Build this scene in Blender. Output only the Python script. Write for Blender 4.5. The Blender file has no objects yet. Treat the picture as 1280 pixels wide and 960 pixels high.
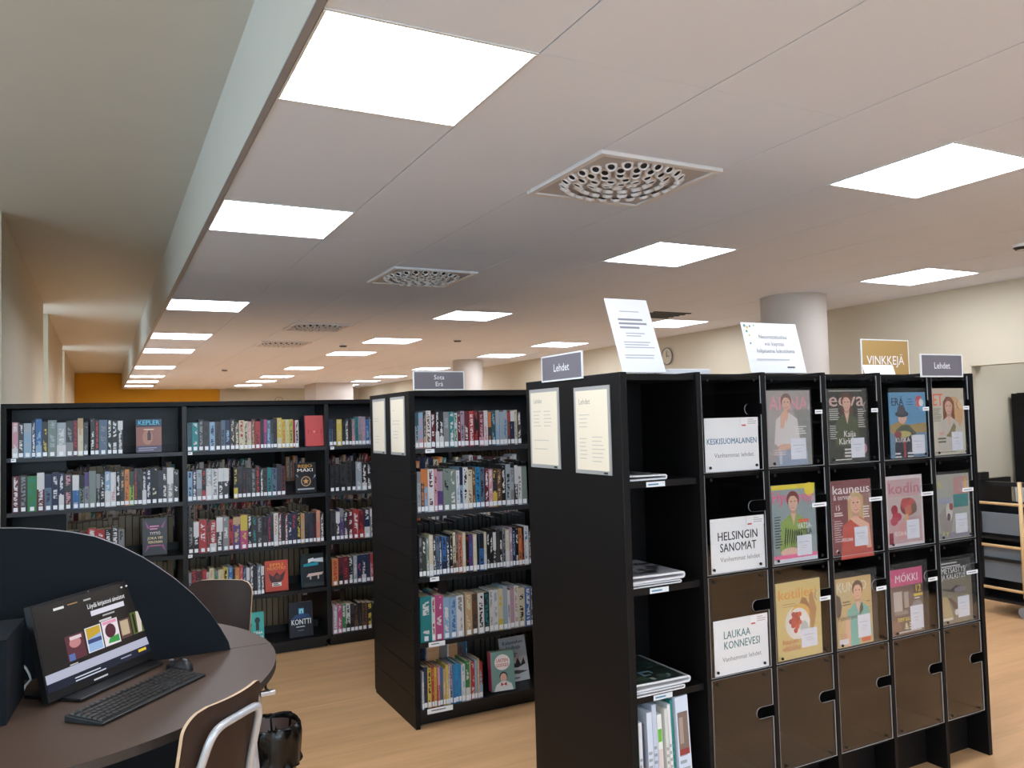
import bpy, math, random
from mathutils import Vector, Matrix
R = random.Random(7)
SC = bpy.context.scene
COL = SC.collection
PI = math.pi

# ------------------------------------------------------------------ camera
YAW, PIT, ROL, FPX = 0.475922, 0.0449746, -0.0270136, 998.45
fw = Vector((math.sin(YAW)*math.cos(PIT), math.cos(YAW)*math.cos(PIT), math.sin(PIT)))
rt = Vector((math.cos(YAW), -math.sin(YAW), 0)); up = rt.cross(fw)
r2 = rt*math.cos(ROL) + up*math.sin(ROL); u2 = -rt*math.sin(ROL) + up*math.cos(ROL)
cd = bpy.data.cameras.new('camera'); cam = bpy.data.objects.new('camera', cd); COL.objects.link(cam)
cd.sensor_width = 36; cd.lens = 36*FPX/1280; cd.clip_start = 0.02
cam.matrix_world = Matrix(((r2.x, u2.x, -fw.x, 0), (r2.y, u2.y, -fw.y, 0), (r2.z, u2.z, -fw.z, 1.55), (0, 0, 0, 1)))
SC.camera = cam

# ------------------------------------------------------------------ world / exposure
W = bpy.data.worlds.new('sky'); SC.world = W; W.use_nodes = True
bg = W.node_tree.nodes['Background']; bg.inputs[0].default_value = (0.66, 0.85, 1.0, 1); bg.inputs[1].default_value = 5.0
vs = SC.view_settings; vs.view_transform = 'Standard'; vs.look = 'None'; vs.gamma = 1; vs.use_curve_mapping = False
vs.exposure = 0.0
SC.cycles.transparent_max_bounces = 32
LAMP = 20            # radiance of the ceiling panels

# ------------------------------------------------------------------ helpers
def lin(c):
    return tuple((x/255/12.92 if x/255 <= .04045 else ((x/255+.055)/1.055)**2.4) for x in c)
MATS = {}
def mat(name, col=(128, 128, 128), rough=.5, metal=0, spec=.5, noise=0, scale=40, bump=0):
    if name in MATS: return MATS[name]
    m = bpy.data.materials.new(name); m.use_nodes = True; nt = m.node_tree; b = nt.nodes['Principled BSDF']
    c = lin(col); b.inputs['Base Color'].default_value = (*c, 1); b.inputs['Roughness'].default_value = rough
    b.inputs['Metallic'].default_value = metal; b.inputs['Specular IOR Level'].default_value = spec
    if noise or bump:
        tc = nt.nodes.new('ShaderNodeTexCoord'); n = nt.nodes.new('ShaderNodeTexNoise')
        n.inputs['Scale'].default_value = scale; n.inputs['Detail'].default_value = 4
        nt.links.new(tc.outputs['Object'], n.inputs['Vector'])
        if noise:
            mx = nt.nodes.new('ShaderNodeMix'); mx.data_type = 'RGBA'
            mx.inputs[6].default_value = (*[x*(1-noise) for x in c], 1); mx.inputs[7].default_value = (*[min(1, x*(1+noise)) for x in c], 1)
            nt.links.new(n.outputs[0], mx.inputs[0]); nt.links.new(mx.outputs[2], b.inputs['Base Color'])
        if bump:
            bp = nt.nodes.new('ShaderNodeBump'); bp.inputs['Strength'].default_value = bump; bp.inputs['Distance'].default_value = .002
            nt.links.new(n.outputs[0], bp.inputs['Height']); nt.links.new(bp.outputs[0], b.inputs['Normal'])
    MATS[name] = m; return m
def emit(name, col, s):
    if name in MATS: return MATS[name]
    m = bpy.data.materials.new(name); m.use_nodes = True; nt = m.node_tree; nt.nodes.remove(nt.nodes['Principled BSDF'])
    e = nt.nodes.new('ShaderNodeEmission'); e.inputs[0].default_value = (*col, 1); e.inputs[1].default_value = s
    nt.links.new(e.outputs[0], nt.nodes['Material Output'].inputs[0]); MATS[name] = m; return m
def clear(name, tint, refl_rough=.02, ior=1.49, haze=0):
    m = bpy.data.materials.new(name); m.use_nodes = True; nt = m.node_tree; nt.nodes.remove(nt.nodes['Principled BSDF'])
    t = nt.nodes.new('ShaderNodeBsdfTransparent'); t.inputs[0].default_value = (*tint, 1)
    g = nt.nodes.new('ShaderNodeBsdfGlossy'); g.inputs['Roughness'].default_value = refl_rough; g.inputs[0].default_value = (1, 1, 1, 1)
    f = nt.nodes.new('ShaderNodeFresnel'); ge = nt.nodes.new('ShaderNodeNewGeometry'); mi = nt.nodes.new('ShaderNodeMix')
    mi.inputs[2].default_value = ior; mi.inputs[3].default_value = 1/ior      # same surface reflectance from both sides of the sheet
    nt.links.new(ge.outputs['Backfacing'], mi.inputs[0]); nt.links.new(mi.outputs[0], f.inputs[0])
    mx = nt.nodes.new('ShaderNodeMixShader'); nt.links.new(f.outputs[0], mx.inputs[0]); nt.links.new(t.outputs[0], mx.inputs[1]); nt.links.new(g.outputs[0], mx.inputs[2])
    out = mx
    if haze:
        d = nt.nodes.new('ShaderNodeBsdfDiffuse'); d.inputs[0].default_value = (.8, .8, .8, 1)
        m2 = nt.nodes.new('ShaderNodeMixShader'); m2.inputs[0].default_value = haze
        nt.links.new(mx.outputs[0], m2.inputs[1]); nt.links.new(d.outputs[0], m2.inputs[2]); out = m2
    nt.links.new(out.outputs[0], nt.nodes['Material Output'].inputs[0]); MATS[name] = m; return m
def attr_mat(name, rough, strength=None, spec=.5):
    m = bpy.data.materials.new(name); m.use_nodes = True; nt = m.node_tree; b = nt.nodes['Principled BSDF']
    a = nt.nodes.new('ShaderNodeAttribute'); a.attribute_name = 'col'
    b.inputs['Roughness'].default_value = rough; b.inputs['Specular IOR Level'].default_value = spec
    if strength is None: nt.links.new(a.outputs['Color'], b.inputs['Base Color'])
    else:
        b.inputs['Base Color'].default_value = (.004, .004, .005, 1)
        nt.links.new(a.outputs['Color'], b.inputs['Emission Color']); b.inputs['Emission Strength'].default_value = strength
    MATS[name] = m; return m

class MB:
    def __init__(s): s.v = []; s.f = []; s.m = []; s.c = []
    def add(s, vs, fs, m=0, c=None):
        o = len(s.v); s.v += [tuple(p) for p in vs]
        for f in fs: s.f.append([o+i for i in f]); s.m.append(m); s.c.append(c)
        return s
    def box(s, x0, y0, z0, x1, y1, z1, m=0, c=None):
        return s.add([(x0, y0, z0), (x1, y0, z0), (x1, y1, z0), (x0, y1, z0), (x0, y0, z1), (x1, y0, z1), (x1, y1, z1), (x0, y1, z1)],
              [(0, 3, 2, 1), (4, 5, 6, 7), (0, 1, 5, 4), (1, 2, 6, 5), (2, 3, 7, 6), (3, 0, 4, 7)], m, c)
    def tube(s, pts, r, n=10, m=0, closed=False, c=None):
        P = [Vector(p) for p in pts]; rings = []; N = len(P); ref = None
        for i, p in enumerate(P):
            a = P[i-1] if (i or closed) else p; b = P[(i+1) % N] if (i < N-1 or closed) else p
            t = (b-a).normalized()
            if ref is None: ref = Vector((0, 0, 1)) if abs(t.z) < .9 else Vector((1, 0, 0))
            x = ref - t*ref.dot(t); x.normalize(); ref = x; y = t.cross(x)
            rr = r[i] if isinstance(r, (list, tuple)) else r
            rings.append([p + x*rr*math.cos(2*PI*k/n) + y*rr*math.sin(2*PI*k/n) for k in range(n)])
        vs = [q for g in rings for q in g]; fs = []
        for i in range(N if closed else N-1):
            j = (i+1) % N
            for k in range(n): fs.append((i*n+k, i*n+(k+1) % n, j*n+(k+1) % n, j*n+k))
        if not closed: fs += [tuple(range(n-1, -1, -1)), tuple((N-1)*n+k for k in range(n))]
        return s.add(vs, fs, m, c)
    def lathe(s, prof, cx=0, cy=0, n=24, m=0, c=None):
        vs = []; fs = []; N = len(prof)
        for r, z in prof: vs += [(cx+r*math.cos(2*PI*k/n), cy+r*math.sin(2*PI*k/n), z) for k in range(n)]
        for i in range(N-1):
            for k in range(n): fs.append((i*n+k, i*n+(k+1) % n, (i+1)*n+(k+1) % n, (i+1)*n+k))
        return s.add(vs, fs, m, c)
    def prism(s, poly, y0, y1, m=0, me=None, axis='y'):
        """poly in (x,z) extruded along y; or in (x,y) extruded along z"""
        n = len(poly); T = (lambda a, b, t: (a, t, b)) if axis == 'y' else (lambda a, b, t: (a, b, t))
        vs = [T(a, b, y0) for a, b in poly] + [T(a, b, y1) for a, b in poly]
        s.add(vs, [tuple(range(n)), tuple(range(2*n-1, n-1, -1))], m)
        return s.add(vs, [(i, n+i, n+(i+1) % n, (i+1) % n) for i in range(n)], m if me is None else me)
    def mesh(s, name, mats):
        me = bpy.data.meshes.new(name); me.from_pydata(s.v, [], s.f)
        for m in (mats if isinstance(mats, (list, tuple)) else [mats]): me.materials.append(m)
        me.polygons.foreach_set('material_index', s.m)
        if any(c is not None for c in s.c):
            a = me.color_attributes.new('col', 'FLOAT_COLOR', 'CORNER'); d = []
            for f, c in zip(s.f, s.c): d += [*(c or (.5, .5, .5)), 1.0]*len(f)
            a.data.foreach_set('color', d)
        me.update(); return me
    def build(s, name, mats, parent=None, loc=(0, 0, 0), rz=0, smooth=False, bevel=0):
        return link(name, s.mesh(name, mats), parent, loc, rz, smooth, bevel)
def link(name, me, parent=None, loc=(0, 0, 0), rz=0, smooth=False, bevel=0, rot=None):
    o = bpy.data.objects.new(name, me); COL.objects.link(o); o.parent = parent
    o.location = loc; o.rotation_euler = rot or (0, 0, rz)
    if smooth and me: me.polygons.foreach_set('use_smooth', [True]*len(me.polygons)); me.update()
    if bevel:
        b = o.modifiers.new('bevel', 'BEVEL'); b.width = bevel; b.segments = 2; b.limit_method = 'ANGLE'
    return o
def tag(o, label, cat, group=None, kind=None):
    o['label'] = label; o['category'] = cat
    if group: o['group'] = group
    if kind: o['kind'] = kind
    return o
def thing(name, label, cat, loc=(0, 0, 0), rz=0, group=None, rot=None):
    return tag(link(name, None, None, loc, rz, rot=rot), label, cat, group)
def struct(o):
    o['kind'] = 'structure'; return o

# ------------------------------------------------------------------ lettering (built-in font, glyphs as flat polygons)
CH = "ABCDEFGHIJKLMNOPQRSTUVWXYZÄÖabcdefghijklmnopqrstuvwxyzäö0123456789&-.,!+"
GL = {}
def make_glyphs():
    tmp = []
    for bold in (0, 1):
        for s in [c for c in CH] + ['|'+c+'|' for c in CH] + ['| |', '||']:
            cu = bpy.data.curves.new('t', 'FONT'); cu.body = s; cu.size = 1; cu.resolution_u = 2
            o = bpy.data.objects.new('t', cu); COL.objects.link(o); tmp.append((bold, s, o, cu))
    dg = bpy.context.evaluated_depsgraph_get(); dg.update()
    ext = {}
    for bold, s, o, cu in tmp:
        me = o.evaluated_get(dg).to_mesh(); V = [(v.co.x, v.co.y) for v in me.vertices]
        if len(s) == 1: GL[bold, s] = [V, [tuple(p.vertices) for p in me.polygons], 0]
        else: ext[bold, s] = max(v[0] for v in V) - min(v[0] for v in V)
        o.evaluated_get(dg).to_mesh_clear()
    for bold in (0, 1):
        for c in CH: GL[bold, c][2] = ext[bold, '|'+c+'|'] - ext[bold, '||']
        GL[bold, ' '] = [[], [], ext[bold, '| |'] - ext[bold, '||']]
    for c in CH:      # bold: the strokes widened sideways
        V, F, adv = GL[1, c]; n = len(V); GL[1, c] = [[(x-.014, y, 0) for x, y in V]+[(x+.014, y, -.00004) for x, y in V]+[(x+.0, y+.008, -.00008) for x, y in V], F+[tuple(q+n for q in f) for f in F]+[tuple(q+2*n for q in f) for f in F], adv+.012]
    for b, s, o, cu in tmp: bpy.data.objects.remove(o); bpy.data.curves.remove(cu)
make_glyphs()

def art(items, Wd, Ht, eps=.00012, start=1, mb=None):
    """flat printed marks on a face: local x 0..Wd, z 0..Ht, facing -y"""
    mb = mb or MB(); k = start; rr = random.Random(len(items)*13+int(Wd*1e4))
    for it in items:
        y = -k*eps; k += 1; t = it[0]; c = lin(it[-1]) if t != 't' else lin(it[5])
        if t == 'r': _, x0, z0, x1, z1, _c = it; mb.add([(x0*Wd, y, z0*Ht), (x1*Wd, y, z0*Ht), (x1*Wd, y, z1*Ht), (x0*Wd, y, z1*Ht)], [(0, 1, 2, 3)], 0, c)
        elif t == 'e':
            _, cx, cz, rx, rz, _c = it; n = 20
            mb.add([((cx+rx*math.cos(2*PI*i/n))*Wd, y, (cz+rz*math.sin(2*PI*i/n))*Ht) for i in range(n)], [tuple(range(n))], 0, c)
        elif t == 'p': mb.add([(a*Wd, y, b*Ht) for a, b in it[1]], [tuple(range(len(it[1])))], 0, c)
        elif t == 'l':     # lines of small unreadable print: x0, x1, ztop, n, dz, thickness
            _, x0, x1, z, n, dz, th, _c = it
            for i in range(n):
                e = x0 + (x1-x0)*rr.uniform(.65, 1); zz = (z-i*dz)*Ht
                mb.add([(x0*Wd, y, zz-th*Ht), (e*Wd, y, zz-th*Ht), (e*Wd, y, zz), (x0*Wd, y, zz)], [(0, 1, 2, 3)], 0, c)
        elif t == 't':     # text, x, z(baseline), size, colour, opts
            _, s, x, z, size, _c = it[:6]; op = it[6] if len(it) > 6 else {}
            b = op.get('b', 1); sx = op.get('sx', 1); sz = size*Ht; tw = sum(GL[b, ch][2] for ch in s)*sz*sx
            if 'fit' in op: sx *= op['fit']*Wd/tw; tw = op['fit']*Wd
            X = x*Wd - (tw/2 if op.get('a', 'c') == 'c' else 0)
            for ch in s:
                V, F, adv = GL[b, ch]
                mb.add([(X+p[0]*sz*sx, y+(p[2] if len(p) > 2 else 0), z*Ht+p[1]*sz) for p in V], F, 0, c); X += adv*sz*sx
    return mb
def person(cx, top, s, hair, skin, shirt, longh=0, asp=.72):
    """head and shoulders, drawn in cover coordinates; s = head height"""
    w = s/asp*.62; o = []
    if longh: o.append(('p', [(cx-w*.75, top-s*.25), (cx-w*.8, top-s*(1+longh)), (cx+w*.8, top-s*(1+longh)), (cx+w*.75, top-s*.25), (cx+w*.3, top+.01), (cx-w*.3, top+.01)], hair))
    o += [('p', [(cx-w*.3, top-s*.7), (cx+w*.3, top-s*.7), (cx+w*.35, top-s*1.35), (cx-w*.35, top-s*1.35)], tuple(int(v*.86) for v in skin)),
          ('p', [(cx-w*.3, top-s*1.12), (cx+w*.3, top-s*1.12), (cx+w*1.3, top-s*1.5), (cx+w*1.6, top-s*3), (cx-w*1.6, top-s*3), (cx-w*1.3, top-s*1.5)], shirt),
          ('p', [(cx-w*.28, top-s*1.1), (cx+w*.28, top-s*1.1), (cx, top-s*1.75)], skin),
          ('e', cx, top-s*.38, w*.66, s*.44, hair), ('e', cx, top-s*.52, w*.5, s*.46, skin),
          ('p', [(cx-w*.52, top-s*.42), (cx-w*.45, top-s*.12), (cx, top-s*.02), (cx+w*.45, top-s*.12), (cx+w*.52, top-s*.42), (cx+w*.2, top-s*.2), (cx-w*.25, top-s*.2)], hair),
          ('e', cx-w*.2, top-s*.48, w*.09, s*.03, (60, 45, 40)), ('e', cx+w*.2, top-s*.48, w*.09, s*.03, (60, 45, 40)),
          ('r', cx-w*.05, top-s*.66, cx+w*.07, top-s*.63, (190, 130, 115)),
          ('e', cx, top-s*.78, w*.2, s*.05, (185, 80, 80)), ('e', cx, top-s*.77, w*.15, s*.022, (245, 238, 232))]
    return o

# ------------------------------------------------------------------ materials
m_black = mat('black laminate', (14, 12, 13), .5, spec=.22, noise=.12, scale=60)
m_blackm = mat('black powder coated metal', (17, 17, 19), .45)
m_greysh = mat('dark grey coated shelf steel', (42, 43, 47), .45)
m_white = mat('white paper', (236, 236, 238), .6)
m_print = attr_mat('printed paper', .55); m_gloss = attr_mat('glossy print', .3)
m_acr = clear('clear acrylic', (.99, .99, .99)); m_edge = mat('acrylic edge painted bright', (165, 168, 172), .25)  # pale edge colour paints in the light caught along the acrylic
m_slv = clear('clear plastic sleeve', (.99, .99, .99), .10, 1.3, .03)
m_screw = mat('black screw', (18, 18, 20), .3); m_steel = mat('bright steel', (190, 190, 195), .3, .9)
m_ceil = mat('white ceiling panel', (226, 232, 246), .85, noise=.03, scale=300)
m_void = mat('dark ceiling void', (40, 38, 38), .9)
m_wall = mat('cream painted wall', (198, 188, 166), .8, noise=.02, scale=8)
m_wallc = mat('white painted plaster', (200, 197, 188), .8, noise=.02, scale=6)
m_yel = mat('yellow painted wall', (206, 150, 28), .8, noise=.03, scale=6)
m_pillar = mat('white painted column', (186, 177, 168), .75)
m_trimw = mat('white enamel trim', (225, 226, 226), .4)
m_glass = clear('window glass', (.95, .97, .98), .0, 1.45)
m_felt = mat('blue grey felt', (23, 27, 32), .95, spec=.2, noise=.25, scale=220, bump=.3)
m_desk = mat('dark brown desk laminate', (82, 64, 52), .45, spec=.35, noise=.06, scale=180)
m_dedge = mat('dark desk edging', (58, 50, 45), .5)
m_ply = mat('dark stained plywood', (54, 38, 31), .5, spec=.3, noise=.18, scale=18)
m_plye = mat('birch plywood edge', (214, 180, 145), .55)
m_tube = mat('silver lacquered tube', (205, 207, 212), .3, .35)
m_plast = mat('black plastic', (22, 22, 24), .4, noise=.1, scale=200)
m_key = mat('black key caps', (56, 53, 51), .28)
m_bag = mat('black bin liner', (10, 10, 11), .22)
m_bin = mat('brown plastic bin', (70, 50, 42), .5)
m_birch = mat('birch dowel', (222, 186, 135), .45, noise=.08, scale=30)
m_grey = mat('grey rack board', (118, 126, 134), .6)
m_page = mat('paper page block', (196, 180, 150), .8, noise=.08, scale=120)

def floor_mat():
    m = bpy.data.materials.new('wood pattern vinyl floor'); m.use_nodes = True; nt = m.node_tree; b = nt.nodes['Principled BSDF']; L = nt.links.new
    tc = nt.nodes.new('ShaderNodeTexCoord')
    def noise(sc, det, scale):
        mp = nt.nodes.new('ShaderNodeMapping'); mp.inputs['Scale'].default_value = sc; L(tc.outputs['Object'], mp.inputs[0])
        n = nt.nodes.new('ShaderNodeTexNoise'); n.inputs['Scale'].default_value = scale; n.inputs['Detail'].default_value = det; L(mp.outputs[0], n.inputs[0]); return n
    a = noise((.9, 9, 1), 5, 1.0); f = noise((3, 60, 1), 4, 1.2)
    br = nt.nodes.new('ShaderNodeTexBrick'); br.offset = .37; br.inputs['Scale'].default_value = 1; br.inputs['Brick Width'].default_value = 1.5; br.inputs['Row Height'].default_value = .19
    br.inputs['Mortar Size'].default_value = .0; br.inputs['Color1'].default_value = (.42, .42, .42, 1); br.inputs['Color2'].default_value = (.58, .58, .58, 1); L(tc.outputs['Object'], br.inputs[0])
    s1 = nt.nodes.new('ShaderNodeMath'); s1.operation = 'MULTIPLY_ADD'; s1.inputs[1].default_value = .75; L(a.outputs[0], s1.inputs[0])
    s2 = nt.nodes.new('ShaderNodeMath'); s2.operation = 'MULTIPLY'; s2.inputs[1].default_value = .3; L(f.outputs[0], s2.inputs[0]); L(s2.outputs[0], s1.inputs[2])
    s3 = nt.nodes.new('ShaderNodeMath'); s3.operation = 'MULTIPLY_ADD'; s3.inputs[1].default_value = .35; L(br.outputs[0], s3.inputs[0]); L(s1.outputs[0], s3.inputs[2])
    cr = nt.nodes.new('ShaderNodeValToRGB'); e = cr.color_ramp.elements
    e[0].position = .38; e[0].color = (*lin((182, 138, 96)), 1); e[1].position = 1.0; e[1].color = (*lin((230, 184, 134)), 1)
    L(s3.outputs[0], cr.inputs[0])
    # a welded seam between two vinyl sheets
    sx = nt.nodes.new('ShaderNodeSeparateXYZ'); L(tc.outputs['Object'], sx.inputs[0])
    d = nt.nodes.new('ShaderNodeMath'); d.operation = 'COMPARE'; d.inputs[1].default_value = 4.505; d.inputs[2].default_value = .004; L(sx.outputs[1], d.inputs[0])
    mx = nt.nodes.new('ShaderNodeMix'); mx.data_type = 'RGBA'; L(d.outputs[0], mx.inputs[0]); L(cr.outputs[0], mx.inputs[6]); mx.inputs[7].default_value = (*lin((226, 192, 150)), 1)
    L(mx.outputs[2], b.inputs['Base Color']); b.inputs['Roughness'].default_value = .42
    bp = nt.nodes.new('ShaderNodeBump'); bp.inputs['Strength'].default_value = .05; bp.inputs['Distance'].default_value = .001; L(f.outputs[0], bp.inputs['Height']); L(bp.outputs[0], b.inputs['Normal'])
    return m

# ------------------------------------------------------------------ the room
ZC, ZH, XS, XL, XR, YF, YB = 2.56, 2.968, .482, -.56, 6.46, 22.0, -4.0
struct(MB().box(-3.3, YB-.1, -.06, 9.2, YF+.1, 0).build('floor', floor_mat()))
# suspended ceiling: panels, light panels and air diffusers on a 0.6 m grid
ceil = struct(MB().box(XS, YB, ZC+.04, XR+.1, YF, ZC+.06).build('ceiling', m_void))
Y0 = 1.875; LK = [-8, -5, 0, 3, 8, 12, 15, 20, 24, 27, 30]; LC = (0, 4, 8); NC = 10
DIFF = [(2, 1), (2, 5), (2, 10), (2, 13)]
occ = {(c, k) for c in LC for k in LK} | set(DIFF) | {(7, 7)}
pm = {}
for n in (1, 2):
    pm[n] = MB().box(.0025, .0008, 0, .5975, .6*n-.0008, .03).mesh('ceiling_panel', m_ceil)
for c in range(NC):
    k = -10
    while k < 33:
        if (c, k) in occ: k += 1; continue
        n = 2 if (c, k+1) not in occ and k+1 < 34 else 1
        link('ceiling_panel', pm[n], ceil, (XS+.6*c, Y0+.6*k, ZC)); k += n
fr = MB()
for a in ((0, 0, .6, .012), (0, .588, .6, .6), (0, .012, .012, .588), (.588, .012, .6, .588)): fr.box(a[0]+.002, a[1]+.001, -.003, a[2]-.002, a[3]-.001, .03)
fr_me = fr.mesh('frame', m_trimw); df_me = MB().box(.013, .013, .004, .587, .587, .02).mesh('diffuser', emit('lit opal diffuser', (.91, .96, 1.07), LAMP))
colname = {0: 'beside the soffit edge', 4: 'in the middle light row', 8: 'in the light row near right wall'}
ordn = lambda i: {1: 'first', 2: 'second', 3: 'third', 4: 'fourth', 5: 'fifth', 6: 'sixth', 7: 'seventh', 8: 'eighth', 9: 'ninth', 10: 'tenth'}.get(i, '%dth' % i if i % 10 not in (1, 2, 3) or i in (11, 12, 13) else '%d%s' % (i, {1: 'st', 2: 'nd', 3: 'rd'}[i % 10]))
for c in LC:
    vis = [k for k in LK if k >= (0 if c < 8 else 3)]
    for k in LK:
        if k in vis:
            lab = 'square lit ceiling panel %s, %s nearest to camera' % (colname[c], ordn(vis.index(k)+1))
        else: lab = 'square lit ceiling panel %s, %s' % (colname[c], {-8: 'farthest behind the camera', -5: 'just behind the camera', 0: 'just outside the right edge'}[k])
        t = thing('ceiling_light', lab, 'ceiling light', (XS+.6*c, Y0+.6*k, ZC), group='square ceiling light panels')
        link('frame', fr_me, t); link('diffuser', df_me, t)
m_diff = mat('grey white diffuser plate', (196, 190, 190), .5)
m_noz = mat('white diffuser nozzle', (228, 224, 224), .45); m_nin = mat('dark nozzle bore', (50, 47, 47), .7)
plate = MB().box(.03, .03, -.006, .57, .57, .004).mesh('plate', m_diff)
dfr = MB()
for a in ((0, 0, .6, .03), (0, .57, .6, .6), (0, .03, .03, .57), (.57, .03, .6, .57)): dfr.box(a[0]+.002, a[1]+.002, -.014, a[2]-.002, a[3]-.002, .02)
dfr_me = dfr.mesh('frame', m_noz)
nz = MB(); nz.lathe([(.014, -.012), (.019, -.016), (.024, -.011), (.025, 0)], n=14); nz.lathe([(.001, -.004), (.014, -.004), (.014, -.012)], n=14, m=1)
nz_me = nz.mesh('nozzle', [m_noz, m_nin])
pos = []
for ring, (cnt, rad) in enumerate([(1, 0), (6, .062), (12, .124), (18, .184), (24, .243)]):
    pos += [(rad*math.cos(2*PI*i/cnt+ring*.2), rad*math.sin(2*PI*i/cnt+ring*.2)) for i in range(cnt)]
for i, (c, k) in enumerate(DIFF):
    t = thing('air_diffuser', ['square ceiling air diffuser with round nozzles, largest and nearest', 'square ceiling air diffuser with nozzles, second from camera', 'third ceiling air diffuser with nozzles, above the bookcases', 'farthest ceiling air diffuser with nozzles, toward the yellow wall'][i], 'air vent', (XS+.6*c, Y0+.6*k, ZC), group='ceiling air diffusers')
    link('plate', plate, t); link('frame', dfr_me, t)
    for px, py in pos:
        o = link('nozzle', nz_me, t, (.3+px, .3+py, -.006)); o.rotation_euler = (2.4*py, -2.4*px, 0)      # every nozzle aims at the middle
# slotted exhaust grille above the far right
t = thing('ceiling_grille', 'dark slotted ceiling grille near a light panel by right wall', 'air vent', (XS+.6*7, Y0+.6*7, ZC))
MB().box(.002, .002, 0, .598, .598, .03).build('plate', m_ceil, t)
for i in range(5): MB().box(.08, .1+i*.09, -.008, .52, .14+i*.09, 0).build('slat', m_blackm, t)
for (x, y, lb) in ((2.72, 9.9, 'small dark smoke detector on ceiling above long bookcase'), (3.9, 9.0, 'small smoke detector on ceiling between the light rows'), (1.9, 14.5, 'small smoke detector on far ceiling near yellow wall'), (5.12, 2.93, 'white smoke detector on ceiling at the right edge')):
    t = thing('smoke_detector', lb, 'smoke detector', (x, y, ZC), group='smoke detectors')
    MB().lathe([(.001, -.035), (.03, -.035), (.05, -.02), (.055, 0)], n=16).build('housing', m_trimw, t, smooth=True)
    MB().lathe([(.034, -.036), (.05, -.0215), (.0505, -.019), (.034, -.034)], n=16).build('sensor_grid', m_blackm, t)
# soffit and high ceiling on the left
struct(MB().box(XS-.022, YB, ZC+.0, XS-.0015, YF, ZH).build('wall_soffit', m_wallc))
struct(MB().box(XS-.024, YB, ZC-.005, XS-.0015, YF, ZC).build('trim_1', mat('grey edge profile', (150, 146, 146), .5)))
struct(MB().box(-3.4, YB, ZH, XS, YF, ZH+.1).build('ceiling_high', m_wallc))
# right hand wall with an opening to another room
struct(MB().box(XR, 4.17, 0, XR+.12, YF, 2.62).build('wall_right', m_wall))
struct(MB().box(XR, 2.4, 1.912, XR+.12, 4.17, 2.62).build('wall_right_lintel', m_wall))
struct(MB().box(XR, YB, 0, XR+.12, 2.4, 2.62).build('wall_right_near', m_wall))
struct(MB().box(XR+.12, 4.17, 0, 9.2, 4.27, 2.62).build('wall_annex_side', m_wall))
struct(MB().box(9.1, YB, 0, 9.2, 4.17, 2.62).build('wall_annex_back', m_wall))
struct(MB().box(XR+.12, YB, 2.62, 9.2, 4.27, 2.68).build('ceiling_annex', m_wallc))
tr = struct(MB().box(XR-.004, 2.4, 1.895, XR+.13, 4.17, 1.912).box(XR-.004, 4.158, 0, XR+.13, 4.175, 1.912).build('trim_2', m_wall))
# back wall behind camera, with unseen windows added to bring in cool daylight
struct(MB().box(-3.3, YB-.1, 0, 9.2, YB, .5).build('wall_back', m_wall)); struct(MB().box(-3.3, YB-.1, 2.5, 9.2, YB, ZH).build('wall_back_head', m_wall)); struct(MB().box(4.4, YB-.1, .5, 9.2, YB, 2.5).build('wall_back_side', m_wall))
for i, a in enumerate((-3.2, -1.3, .6, 2.5)):
    w = struct(MB().box(a+.05, YB-.06, .55, a+1.85, YB-.05, 2.45).build('window_%d' % (11+i), m_glass)); f = MB()
    for q in ((a, .5, a+.05, 2.5), (a+1.85, .5, a+1.9, 2.5), (a+.05, .5, a+1.85, .55), (a+.05, 2.45, a+1.85, 2.5)): f.box(q[0], YB-.09, q[1], q[2], YB-.02, q[3])
    f.build('window_frame', m_trimw, w)
struct(MB().box(-3.3, YB-.1, .5, -3.2, YB, 2.5).build('wall_back_jamb', m_wall))
# far walls: yellow end wall and white parts
struct(MB().box(XL-.1, YF, 0, 2.75, YF+.1, ZH+.1).build('wall_yellow', m_yel))
struct(MB().box(2.75, YF-.06, 0, XR+.1, YF+.1, ZH).build('wall_far', m_wall))
struct(MB().box(4.55, 19.0, 0, 5.45, 20.2, ZC).build('wall_far_block', m_pillar))
# left corridor wall with two tall slot windows, and the wider window bay near the camera
for i, (a, b) in enumerate(((5.95, 10.1), (11.0, 15.0), (15.85, YF))):
    struct(MB().box(XL-.35, a, 0, XL, b, ZH).build('wall_left', m_wall))
for i, (a, b) in enumerate(((10.1, 11.0), (15.0, 15.85))):
    struct(MB().box(XL-.35, a, 0, XL, b, .55).build('wall_left_sill', m_wall))
    w = struct(MB().box(XL-.22, a+.05, .6, XL-.21, b-.05, ZH-.05).build('window_%d' % (i+1), m_glass))
    f = MB()
    for q in ((a, .55, a+.05, ZH), (b-.05, .55, b, ZH), (a+.05, .55, b-.05, .6), (a+.05, ZH-.05, b-.05, ZH)): f.box(XL-.25, q[0], q[1], XL-.18, q[2], q[3])
    f.build('window_frame', m_trimw, w)
struct(MB().box(-3.3, 5.95, 0, XL-.35, 6.05, ZH).build('wall_left_return', m_wall))
yy = YB; n = 2
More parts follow.
